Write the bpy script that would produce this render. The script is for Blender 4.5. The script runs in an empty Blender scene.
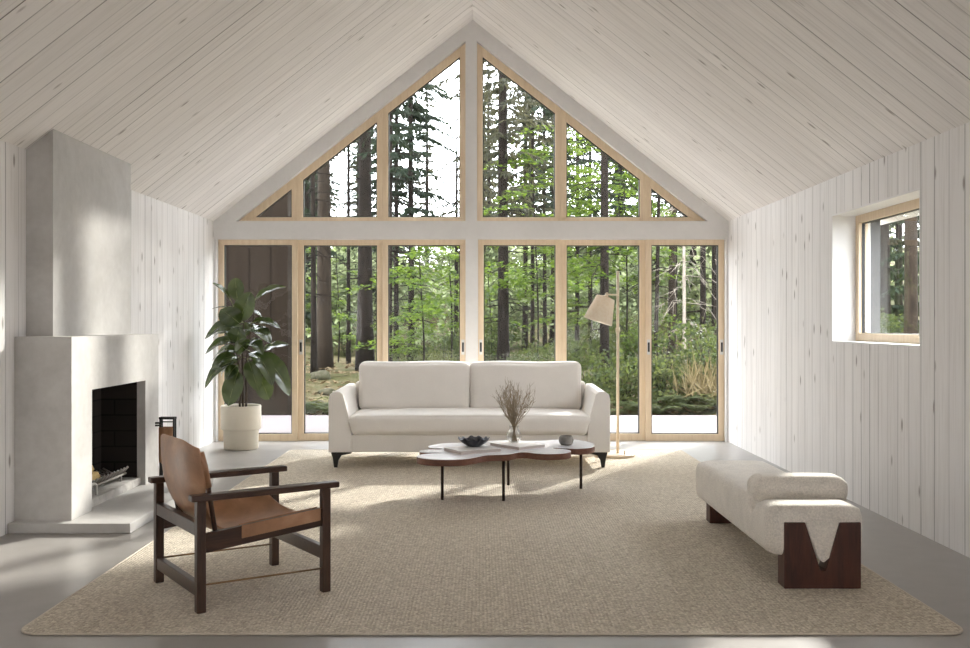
import bpy, bmesh, math, random
import numpy as np
from mathutils import Vector, Matrix

random.seed(7)
RNG = np.random.default_rng(11)
S = bpy.context.scene
C = S.collection
PI = math.pi
R = math.radians

# ------------------------------------------------------------------ camera
FP, EYE, VX, VY = 980.0, 1.25, 481.0, 323.0      # focal length in pixels, eye height, vanishing point
cd = bpy.data.cameras.new('camera')
cam = bpy.data.objects.new('camera', cd)
C.objects.link(cam)
cam.location = (0, 0, EYE)
cam.rotation_euler = (PI / 2, 0, 0)
cd.sensor_width = 36
cd.lens = FP / 970 * 36
cd.shift_x = (485 - VX) / 970
cd.shift_y = (VY - 324) / 970
cd.clip_end = 500
cd.clip_start = 0.05
S.camera = cam

# ------------------------------------------------------------------ light and exposure
S.view_settings.view_transform = 'Standard'
S.view_settings.look = 'None'
S.view_settings.gamma = 1
S.view_settings.use_curve_mapping = False
S.view_settings.exposure = 1.13
S.cycles.diffuse_bounces = 6
S.cycles.transparent_max_bounces = 24

world = bpy.data.worlds.new('sky')
S.world = world
world.use_nodes = True
bg = world.node_tree.nodes['Background']
bg.inputs['Color'].default_value = (0.92, 0.935, 1.0, 1)
bg.inputs['Strength'].default_value = 5.5

SUN_AZ, SUN_EL = R(31.5), R(24.3)
sd = bpy.data.lights.new('sun', 'SUN')
sun = bpy.data.objects.new('sun', sd)
C.objects.link(sun)
to_sun = Vector((math.sin(SUN_AZ) * math.cos(SUN_EL), math.cos(SUN_AZ) * math.cos(SUN_EL), math.sin(SUN_EL)))
sun.rotation_euler = (-to_sun).to_track_quat('-Z', 'Y').to_euler()
sun.location = (20, 30, 25)
sd.energy = 5.0
sd.angle = R(2.2)
sd.color = (1.0, 0.945, 0.89)

def area(name, loc, rot, sx, sy, energy, color=(1, 1, 1), portal=False):
    l = bpy.data.lights.new(name, 'AREA')
    l.shape = 'RECTANGLE'
    l.size, l.size_y = sx, sy
    l.energy = energy
    l.color = color
    if portal:
        l.cycles.is_portal = True
    o = bpy.data.objects.new(name, l)
    o.location, o.rotation_euler = loc, rot
    C.objects.link(o)
    return o

# unseen fill lights added behind the camera, and sky portals at the glazed gable
area('fill_light_right', (3.0, -1.4, 1.5), (0, PI / 2, 0), 1.2, 1.8, 13, (1.0, 0.97, 0.96))
area('fill_light_left', (-3.2, -1.4, 1.5), (0, -PI / 2, 0), 1.2, 1.8, 13, (1.0, 0.97, 0.96))
area('sky_portal_doors', (-0.1, 10.75, 1.08), (-PI / 2, 0, 0), 5.4, 2.1, 1, portal=True)
area('sky_portal_gable', (-0.1, 10.75, 3.2), (-PI / 2, 0, 0), 5.0, 1.9, 1, portal=True)
area('sky_portal_side', (3.05, 6.53, 1.58), (0, PI / 2, 0), 1.0, 1.5, 1, portal=True)

# ------------------------------------------------------------------ node helpers
class NT:
    def __init__(s, name):
        s.m = bpy.data.materials.new(name)
        s.m.use_nodes = True
        s.t = s.m.node_tree
        s.t.nodes.clear()
        s.out = s.n('ShaderNodeOutputMaterial')
    def n(s, typ, **kw):
        nd = s.t.nodes.new(typ)
        for k, v in kw.items():
            if isinstance(k, str) and hasattr(nd, k):
                setattr(nd, k, v)
        return nd
    def link(s, a, b):
        s.t.links.new(a, b)
    def put(s, sock, v):
        if isinstance(v, bpy.types.NodeSocket):
            s.link(v, sock)
        elif isinstance(v, (tuple, list)) and len(v) == 3 and sock.type == 'RGBA':
            sock.default_value = (*v, 1)
        else:
            sock.default_value = v
    def math(s, op, a, b=0.0, c=None, clamp=False):
        nd = s.n('ShaderNodeMath', operation=op)
        nd.use_clamp = clamp
        s.put(nd.inputs[0], a)
        s.put(nd.inputs[1], b)
        if c is not None:
            s.put(nd.inputs[2], c)
        return nd.outputs[0]
    def pos(s):
        return s.n('ShaderNodeNewGeometry').outputs['Position']
    def obj(s):
        return s.n('ShaderNodeTexCoord').outputs['Object']
    def sep(s, v):
        nd = s.n('ShaderNodeSeparateXYZ')
        s.link(v, nd.inputs[0])
        return nd.outputs
    def comb(s, x, y, z):
        nd = s.n('ShaderNodeCombineXYZ')
        for i, v in enumerate((x, y, z)):
            s.put(nd.inputs[i], v)
        return nd.outputs[0]
    def scale(s, v, sc):
        nd = s.n('ShaderNodeMapping')
        s.link(v, nd.inputs['Vector'])
        nd.inputs['Scale'].default_value = sc
        return nd.outputs[0]
    def noise(s, v, scale, detail=4, rough=0.55, dist=0.0):
        nd = s.n('ShaderNodeTexNoise')
        s.link(v, nd.inputs['Vector'])
        nd.inputs['Scale'].default_value = scale
        nd.inputs['Detail'].default_value = detail
        nd.inputs['Roughness'].default_value = rough
        nd.inputs['Distortion'].default_value = dist
        return nd.outputs['Fac']
    def voro(s, v, scale, feature='F1'):
        nd = s.n('ShaderNodeTexVoronoi', feature=feature)
        s.link(v, nd.inputs['Vector'])
        nd.inputs['Scale'].default_value = scale
        return nd
    def ramp(s, f, stops):
        nd = s.n('ShaderNodeValToRGB')
        s.put(nd.inputs[0], f)
        e = nd.color_ramp.elements
        while len(e) < len(stops):
            e.new(0.5)
        for i, (p, c) in enumerate(stops):
            e[i].position = p
            e[i].color = (*c, 1) if len(c) == 3 else c
        return nd.outputs[0]
    def mix(s, f, a, b, mode='MIX'):
        nd = s.n('ShaderNodeMix', data_type='RGBA', blend_type=mode)
        s.put(nd.inputs[0], f)
        s.put(nd.inputs[6], a)
        s.put(nd.inputs[7], b)
        return nd.outputs[2]
    def maprange(s, v, a, b, c, d):
        nd = s.n('ShaderNodeMapRange')
        s.put(nd.inputs[0], v)
        for i, x in enumerate((a, b, c, d)):
            nd.inputs[i + 1].default_value = x
        return nd.outputs[0]
    def bump(s, h, strength=0.3, dist=0.01):
        nd = s.n('ShaderNodeBump')
        nd.inputs['Strength'].default_value = strength
        nd.inputs['Distance'].default_value = dist
        s.link(h, nd.inputs['Height'])
        return nd.outputs[0]
    def bsdf(s, color, rough=0.6, normal=None, metal=0.0, spec=0.5, sheen=0.0, subsurf=0.0):
        b = s.n('ShaderNodeBsdfPrincipled')
        s.put(b.inputs['Base Color'], color)
        s.put(b.inputs['Roughness'], rough)
        b.inputs['Metallic'].default_value = metal
        b.inputs['Specular IOR Level'].default_value = spec
        b.inputs['Sheen Weight'].default_value = sheen
        if normal is not None:
            s.link(normal, b.inputs['Normal'])
        return b.outputs[0]
    def done(s, sh):
        s.link(sh, s.out.inputs['Surface'])
        return s.m

def mat_plain(name, col, rough=0.5, metal=0.0, var=0.06, scale=6.0, spec=0.5, bump=0.0):
    t = NT(name)
    n = t.noise(t.obj(), scale, 4)
    c = t.mix(n, tuple(x * (1 - var) for x in col), tuple(min(1, x * (1 + var)) for x in col))
    nm = t.bump(t.noise(t.obj(), scale * 8, 4), bump, 0.01) if bump else None
    return t.done(t.bsdf(c, rough, nm, metal, spec))

def mat_planks(name, width=0.158, tint=(0.88, 0.85, 0.82)):
    t = NT(name)
    x, y, z = t.sep(t.pos())[:3]
    v = t.math('DIVIDE', y, width)
    v = t.math('ADD', v, t.math('MULTIPLY', t.math('SINE', t.math('MULTIPLY', y, 2.9)), 0.22))
    idx = t.math('FLOOR', v)
    fr = t.math('FRACT', v)
    wn = t.n('ShaderNodeTexWhiteNoise', noise_dimensions='1D')
    t.put(wn.inputs['W'], idx)
    rnd = wn.outputs['Value']
    wn2 = t.n('ShaderNodeTexWhiteNoise', noise_dimensions='1D')
    side = t.math('GREATER_THAN', fr, 0.5)
    t.put(wn2.inputs['W'], t.math('ADD', t.math('ADD', idx, side), 17.3))
    edge = t.math('MINIMUM', fr, t.math('SUBTRACT', 1.0, fr))
    seam = t.maprange(edge, 0.018, 0.042, 1.0, 0.0)
    sstr = t.maprange(t.math('POWER', wn2.outputs['Value'], 1.7), 0, 1, 0.30, 1.0)
    brk = t.noise(t.comb(t.math('MULTIPLY', x, 0.9), t.math('MULTIPLY', t.math('ADD', idx, side), 7.7), t.math('MULTIPLY', z, 0.9)), 1.0, 4, 0.65)
    sstr = t.math('MULTIPLY', sstr, t.maprange(brk, 0.36, 0.58, 0.45, 1.0))
    seam = t.math('MULTIPLY', seam, sstr)
    gv = t.comb(t.math('MULTIPLY', x, 1.4), t.math('MULTIPLY', y, 46), t.math('ADD', t.math('MULTIPLY', z, 1.4), t.math('MULTIPLY', rnd, 31.0)))
    grain = t.noise(gv, 1.0, 5, 0.6, 0.4)
    gv2 = t.comb(t.math('MULTIPLY', x, 2.2), t.math('MULTIPLY', y, 14), t.math('ADD', t.math('MULTIPLY', z, 2.2), t.math('MULTIPLY', rnd, 57.0)))
    blot = t.noise(gv2, 1.0, 3, 0.6)
    kv = t.comb(t.math('MULTIPLY', x, 2.9), t.math('MULTIPLY', y, 8.5), t.math('ADD', t.math('MULTIPLY', z, 2.9), t.math('MULTIPLY', rnd, 13.0)))
    vo = t.voro(kv, 1.0)
    knot = t.maprange(vo.outputs['Distance'], 0.06, 0.145, 1.0, 0.0)
    sel = t.sep(vo.outputs['Color'])
    knot = t.math('MULTIPLY', knot, t.math('GREATER_THAN', sel[0], 0.45))
    c = t.mix(t.maprange(rnd, 0, 1, 0, 1), tuple(q * 0.965 for q in tint), tuple(min(1, q * 1.03) for q in tint))
    c = t.mix(t.maprange(grain, 0.50, 0.68, 0, 0.30), c, (0.50, 0.465, 0.43))
    c = t.mix(t.maprange(blot, 0.52, 0.78, 0, 0.26), c, (0.60, 0.565, 0.53))
    c = t.mix(t.math('MULTIPLY', knot, 0.75), c, (0.22, 0.185, 0.155))
    c = t.mix(seam, c, (0.12, 0.105, 0.09))
    h = t.math('SUBTRACT', t.math('MULTIPLY', grain, 0.15), seam)
    return t.done(t.bsdf(c, 0.62, t.bump(h, 0.45, 0.006), spec=0.3))

def mat_wood(name, dark, light, axis=0, stretch=14, rough=0.45, scale=2.0, bump=0.1):
    t = NT(name)
    sc = [stretch, stretch, stretch]
    sc[axis] = 1.0
    v = t.scale(t.obj(), sc)
    n = t.noise(v, scale, 6, 0.6, 0.8)
    n2 = t.noise(v, scale * 4.5, 3, 0.5)
    f = t.math('ADD', t.math('MULTIPLY', n, 0.7), t.math('MULTIPLY', n2, 0.3))
    c = t.ramp(f, [(0.32, dark), (0.68, light)])
    return t.done(t.bsdf(c, rough, t.bump(n2, bump, 0.003)))

def mat_fabric(name, col, scale=220, bump=0.25, var=0.10, rough=0.9, sheen=0.3, big=6.0, bigbump=0.0):
    t = NT(name)
    o = t.obj()
    n = t.noise(o, scale, 3, 0.6)
    n2 = t.noise(o, big, 3, 0.5)
    f = t.math('ADD', t.math('MULTIPLY', n, 0.7), t.math('MULTIPLY', n2, 0.3))
    c = t.mix(t.maprange(f, 0.3, 0.7, 0, 1), tuple(x * (1 - var) for x in col), tuple(min(1, x * (1 + var * 0.6)) for x in col))
    h = t.math('ADD', t.math('MULTIPLY', n, 0.35), t.math('MULTIPLY', n2, bigbump))
    return t.done(t.bsdf(c, rough, t.bump(h, bump, 0.01), spec=0.2, sheen=sheen))

def mat_leaf(name, c1, c2, trans=0.5, rough=0.5, scale=3.0, gloss=0.25, tcol=None):
    t = NT(name)
    n = t.noise(t.pos(), scale, 3)
    col = t.mix(t.maprange(n, 0.35, 0.65, 0, 1), c1, c2)
    d = t.bsdf(col, rough, spec=gloss)
    tr = t.n('ShaderNodeBsdfTranslucent')
    t.put(tr.inputs['Color'], t.mix(0.75, col, tcol) if tcol else col)
    mx = t.n('ShaderNodeMixShader')
    mx.inputs[0].default_value = trans
    t.link(d, mx.inputs[1])
    t.link(tr.outputs[0], mx.inputs[2])
    return t.done(mx.outputs[0])

def mat_glass(name, tint=(0.97, 0.985, 0.975), f0=0.016):
    t = NT(name)
    lw = t.n('ShaderNodeLayerWeight')
    lw.inputs['Blend'].default_value = 0.5
    f = t.math('MULTIPLY_ADD', t.math('POWER', lw.outputs['Facing'], 5.0), 0.8, f0, clamp=True)
    tr = t.n('ShaderNodeBsdfTransparent')
    t.put(tr.inputs['Color'], tint)
    gl = t.n('ShaderNodeBsdfGlossy')
    gl.inputs['Roughness'].default_value = 0.01
    mx = t.n('ShaderNodeMixShader')
    t.link(f, mx.inputs[0])
    t.link(tr.outputs[0], mx.inputs[1])
    t.link(gl.outputs[0], mx.inputs[2])
    return t.done(mx.outputs[0])

def mat_concrete(name, c1, c2, rough=0.5, scale=1.6, bump=0.08, spec=0.5):
    t = NT(name)
    p = t.pos()
    n = t.noise(p, scale, 6, 0.6, 0.6)
    n2 = t.noise(p, scale * 9, 5, 0.6)
    f = t.math('ADD', t.math('MULTIPLY', n, 0.75), t.math('MULTIPLY', n2, 0.25))
    c = t.mix(t.maprange(f, 0.32, 0.68, 0, 1), c1, c2)
    r = t.maprange(n, 0.3, 0.7, rough * 0.85, rough * 1.15)
    return t.done(t.bsdf(c, r, t.bump(n2, bump, 0.004), spec=spec))

def mat_rug(name):
    t = NT(name)
    p = t.pos()
    x, y, z = t.sep(p)[:3]
    warp = t.noise(p, 9, 2)
    v = t.comb(t.math('MULTIPLY', x, 95), t.math('MULTIPLY', y, 70), t.math('MULTIPLY', z, 40))
    vo = t.voro(v, 1.0)
    loop = vo.outputs['Distance']
    cr = t.sep(vo.outputs['Color'])[0]
    rows = t.math('SINE', t.math('MULTIPLY', t.math('ADD', x, t.math('MULTIPLY', warp, 0.012)), 2 * PI / 0.0165))
    fine = t.noise(p, 260, 2)
    tone = t.math('ADD', t.math('MULTIPLY', cr, 0.55), t.math('MULTIPLY', fine, 0.45))
    c = t.ramp(tone, [(0.12, (0.42, 0.355, 0.265)), (0.5, (0.66, 0.585, 0.465)), (0.88, (0.90, 0.825, 0.69))])
    c = t.mix(t.maprange(rows, -1, 1, 0.16, 0.0), c, (0.32, 0.265, 0.20))
    c = t.mix(t.maprange(loop, 0.25, 0.75, 0.0, 0.28), c, (0.30, 0.245, 0.185))
    h = t.math('ADD', t.math('MULTIPLY', t.math('SUBTRACT', 1.0, loop), 0.7), t.math('MULTIPLY', rows, 0.18))
    return t.done(t.bsdf(c, 0.95, t.bump(h, 0.8, 0.008), spec=0.12, sheen=0.15))

def mat_bark(name, c1, c2):
    t = NT(name)
    o = t.pos()
    v = t.scale(o, (9, 9, 2.2))
    n = t.noise(v, 1.6, 6, 0.65, 0.8)
    c = t.ramp(n, [(0.33, c1), (0.66, c2)])
    return t.done(t.bsdf(c, 0.9, t.bump(n, 0.8, 0.03), spec=0.15))

def mat_ground(name):
    t = NT(name)
    p = t.pos()
    n = t.noise(p, 0.55, 6, 0.62, 0.5)
    n2 = t.noise(p, 5.0, 5, 0.65)
    c = t.ramp(n, [(0.30, (0.023, 0.019, 0.009)), (0.45, (0.046, 0.042, 0.014)), (0.55, (0.085, 0.065, 0.036)), (0.70, (0.156, 0.124, 0.075))])
    c = t.mix(t.maprange(n2, 0.4, 0.7, 0, 0.75), c, (0.029, 0.036, 0.010))
    return t.done(t.bsdf(c, 0.95, t.bump(n2, 0.9, 0.08), spec=0.1))

def mat_brick(name):
    t = NT(name)
    br = t.n('ShaderNodeTexBrick')
    x, y, z = t.sep(t.pos())[:3]
    t.link(t.comb(t.math('ADD', x, y), z, 0.0), br.inputs['Vector'])
    t.put(br.inputs['Color1'], (0.022, 0.018, 0.016))
    t.put(br.inputs['Color2'], (0.034, 0.027, 0.023))
    t.put(br.inputs['Mortar'], (0.013, 0.0105, 0.009))
    br.inputs['Scale'].default_value = 1.0
    br.inputs['Brick Width'].default_value = 0.5
    br.inputs['Row Height'].default_value = 0.115
    br.inputs['Mortar Size'].default_value = 0.006
    return t.done(t.bsdf(br.outputs['Color'], 0.85, t.bump(br.outputs['Fac'], -0.6, 0.01), spec=0.2))

M = {}
M['planks'] = mat_planks('whitewashed_planks')
M['planks_wall'] = mat_planks('whitewashed_wall_planks', 0.160, (0.84, 0.82, 0.803))
M['white'] = mat_concrete('white_plaster', (0.70, 0.69, 0.68), (0.77, 0.76, 0.75), 0.75, 2.5, 0.03, 0.3)
M['reveal'] = mat_concrete('white_painted_reveal', (0.80, 0.79, 0.78), (0.84, 0.83, 0.82), 0.6, 2.5, 0.02, 0.3)
M['floor'] = mat_concrete('polished_concrete', (0.275, 0.258, 0.238), (0.395, 0.378, 0.36), 0.33, 0.9, 0.03, 0.5)
M['cement'] = mat_concrete('microcement', (0.43, 0.412, 0.388), (0.61, 0.595, 0.572), 0.6, 2.2, 0.05, 0.35)
M['hearth'] = mat_concrete('hearth_cement', (0.46, 0.445, 0.425), (0.60, 0.585, 0.565), 0.55, 2.0, 0.05, 0.35)
M['oak'] = mat_wood('pale_pine_frame', (0.70, 0.55, 0.375), (0.82, 0.68, 0.50), 2, 12, 0.5, 2.5, 0.05)
M['oakx'] = mat_wood('pale_pine_rail', (0.70, 0.55, 0.375), (0.82, 0.68, 0.50), 0, 12, 0.5, 2.5, 0.05)
M['glass'] = mat_glass('window_glass')
M['walnut'] = mat_wood('dark_walnut', (0.028, 0.014, 0.009), (0.085, 0.042, 0.026), 0, 10, 0.30, 3.0, 0.08)
M['walnut_z'] = mat_wood('dark_walnut_upright', (0.028, 0.014, 0.009), (0.085, 0.042, 0.026), 2, 10, 0.35, 3.0, 0.08)
M['mahogany'] = mat_wood('red_brown_walnut_block', (0.035, 0.012, 0.008), (0.105, 0.036, 0.022), 2, 9, 0.4, 3.0, 0.06)
M['edge'] = mat_wood('walnut_table_edge', (0.10, 0.035, 0.02), (0.20, 0.085, 0.05), 0, 6, 0.4, 5.0, 0.05)
M['tabletop'] = mat_plain('pale_laminate_top', (0.80, 0.81, 0.86), 0.2, 0, 0.02, 3, 0.6)  # blue tint puts the reflected sky into the colour
M['black'] = mat_plain('black_metal', (0.012, 0.011, 0.010), 0.42, 0.0, 0.1, 5)
M['bronze'] = mat_plain('dark_bronze', (0.035, 0.022, 0.016), 0.4, 0.6, 0.1, 5)
M['brass'] = mat_plain('aged_brass_rod', (0.30, 0.19, 0.09), 0.35, 0.8, 0.1, 9)
M['steel'] = mat_plain('brushed_steel', (0.72, 0.71, 0.69), 0.35, 0.8, 0.04, 9)
M['sofa'] = mat_fabric('sofa_linen', (0.87, 0.835, 0.79), 260, 0.22, 0.08, 0.9, 0.25, 7, 0.7)
M['boucle'] = mat_fabric('boucle_wool', (0.86, 0.81, 0.73), 120, 1.3, 0.24, 0.95, 0.35, 11, 0.4)
M['rug'] = mat_rug('loop_pile_rug')
M['rugedge'] = mat_fabric('rug_binding', (0.64, 0.56, 0.46), 150, 0.4, 0.1)
M['pot'] = mat_plain('cream_ceramic', (0.78, 0.72, 0.60), 0.6, 0, 0.04, 7, 0.3, 0.05)
M['soil'] = mat_plain('dark_soil', (0.035, 0.025, 0.018), 0.95, 0, 0.4, 40, 0.1, 0.6)
M['ivory'] = mat_plain('ivory_lacquer', (0.72, 0.60, 0.45), 0.4, 0, 0.02, 5)
M['shade'] = mat_leaf('ivory_shade_fabric', (0.86, 0.79, 0.69), (0.92, 0.87, 0.79), 0.6, 0.9, 40, 0.1)
M['paper'] = mat_plain('page_paper', (0.56, 0.49, 0.45), 0.8, 0, 0.06, 60)
M['bookcover'] = mat_plain('white_book_cover', (0.80, 0.77, 0.74), 0.5, 0, 0.03, 5)
M['stone'] = mat_concrete('grey_stone', (0.16, 0.145, 0.13), (0.30, 0.28, 0.255), 0.7, 18, 0.3)
M['gunmetal'] = mat_plain('gunmetal', (0.075, 0.078, 0.09), 0.35, 0.7, 0.15, 20)
M['twig'] = mat_plain('dried_twig', (0.31, 0.24, 0.155), 0.9, 0, 0.25, 20)
M['brick'] = mat_brick('sooty_brick')
M['ash'] = mat_concrete('pale_ash', (0.35, 0.33, 0.31), (0.62, 0.60, 0.57), 0.9, 12, 0.4, 0.1)
M['logend'] = mat_wood('split_firewood', (0.50, 0.33, 0.12), (0.75, 0.58, 0.26), 1, 10, 0.8, 4, 0.3)
M['iron'] = mat_plain('grey_iron', (0.30, 0.28, 0.26), 0.45, 0.6, 0.15, 20)
M['ficus'] = mat_leaf('rubber_plant_leaf', (0.020, 0.036, 0.013), (0.060, 0.088, 0.028), 0.12, 0.18, 5, 0.9, (0.20, 0.28, 0.04))
M['ficus_rib'] = mat_plain('leaf_midrib', (0.22, 0.25, 0.09), 0.5)
M['stem'] = mat_plain('plant_stem', (0.055, 0.038, 0.022), 0.8, 0, 0.3, 30)
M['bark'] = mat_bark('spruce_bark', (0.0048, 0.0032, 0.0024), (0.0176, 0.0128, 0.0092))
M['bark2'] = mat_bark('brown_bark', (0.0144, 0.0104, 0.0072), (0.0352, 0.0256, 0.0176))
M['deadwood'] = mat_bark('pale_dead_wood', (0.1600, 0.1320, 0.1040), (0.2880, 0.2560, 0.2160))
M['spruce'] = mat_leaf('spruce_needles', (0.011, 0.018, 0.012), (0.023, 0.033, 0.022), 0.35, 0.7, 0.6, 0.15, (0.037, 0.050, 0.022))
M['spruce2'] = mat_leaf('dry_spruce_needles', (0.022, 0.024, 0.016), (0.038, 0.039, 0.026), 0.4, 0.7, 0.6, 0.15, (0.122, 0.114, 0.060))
M['beech'] = mat_leaf('beech_leaf', (0.027, 0.053, 0.009), (0.053, 0.090, 0.016), 0.55, 0.5, 1.2, 0.2, (0.173, 0.246, 0.032))
M['shrub'] = mat_leaf('undergrowth_leaf', (0.011, 0.021, 0.006), (0.029, 0.043, 0.013), 0.5, 0.6, 0.9, 0.2, (0.107, 0.129, 0.032))
M['farleaf'] = mat_leaf('far_hazed_leaf', (0.057, 0.074, 0.039), (0.114, 0.130, 0.077), 0.6, 0.7, 0.3, 0.1, (0.330, 0.379, 0.197))  # far leaves paled, haze and sunlight put into the colour
M['fern'] = mat_leaf('fern_frond', (0.022, 0.035, 0.009), (0.056, 0.063, 0.023), 0.5, 0.6, 0.9, 0.2, (0.165, 0.178, 0.060))
M['drygrass'] = mat_leaf('dry_grass', (0.147, 0.111, 0.051), (0.209, 0.166, 0.088), 0.4, 0.7, 2, 0.1)
M['ground'] = mat_ground('forest_floor')
M['moss'] = mat_concrete('mossy_rock', (0.023, 0.027, 0.010), (0.091, 0.078, 0.058), 0.95, 3, 0.6, 0.1)

def mat_deck(name):
    t = NT(name)
    x, y, z = t.sep(t.pos())[:3]
    v = t.math('DIVIDE', y, 0.14)
    fr = t.math('FRACT', v)
    edge = t.math('MINIMUM', fr, t.math('SUBTRACT', 1.0, fr))
    seam = t.maprange(edge, 0.015, 0.03, 1, 0)
    g = t.noise(t.comb(t.math('MULTIPLY', x, 2), t.math('MULTIPLY', y, 40), 0.0), 1, 4)
    c = t.mix(g, (0.125, 0.108, 0.107), (0.155, 0.136, 0.135))
    c = t.mix(seam, c, (0.25, 0.22, 0.2))
    return t.done(t.bsdf(c, 0.75, spec=0.25))
M['deck'] = mat_deck('bleached_decking')

def mat_boards(name, c1, c2, w=0.14):
    t = NT(name)
    x, y, z = t.sep(t.pos())[:3]
    v = t.math('DIVIDE', t.math('ADD', x, y), w)
    fr = t.math('FRACT', v)
    edge = t.math('MINIMUM', fr, t.math('SUBTRACT', 1.0, fr))
    seam = t.maprange(edge, 0.02, 0.05, 1, 0)
    g = t.noise(t.comb(t.math('MULTIPLY', x, 22), t.math('MULTIPLY', y, 22), t.math('MULTIPLY', z, 1.2)), 1, 4)
    c = t.mix(g, c1, c2)
    c = t.mix(seam, c, tuple(q * 0.6 for q in c1))
    return t.done(t.bsdf(c, 0.9, spec=0.05))
M['shed'] = mat_boards('dark_stained_boards', (0.010, 0.007, 0.005), (0.018, 0.013, 0.009), 0.3)

def mat_leather(name):
    t = NT(name)
    o = t.obj()
    n = t.noise(o, 7, 5, 0.6, 0.4)
    n2 = t.noise(o, 70, 4)
    c = t.ramp(n, [(0.3, (0.29, 0.145, 0.068)), (0.55, (0.44, 0.235, 0.125)), (0.75, (0.60, 0.37, 0.225))])
    return t.done(t.bsdf(c, t.maprange(n, 0.3, 0.7, 0.28, 0.42), t.bump(t.math('ADD', t.math('MULTIPLY', n2, 0.3), n), 0.12, 0.01), spec=0.7))
M['leather'] = mat_leather('tan_leather')

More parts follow.
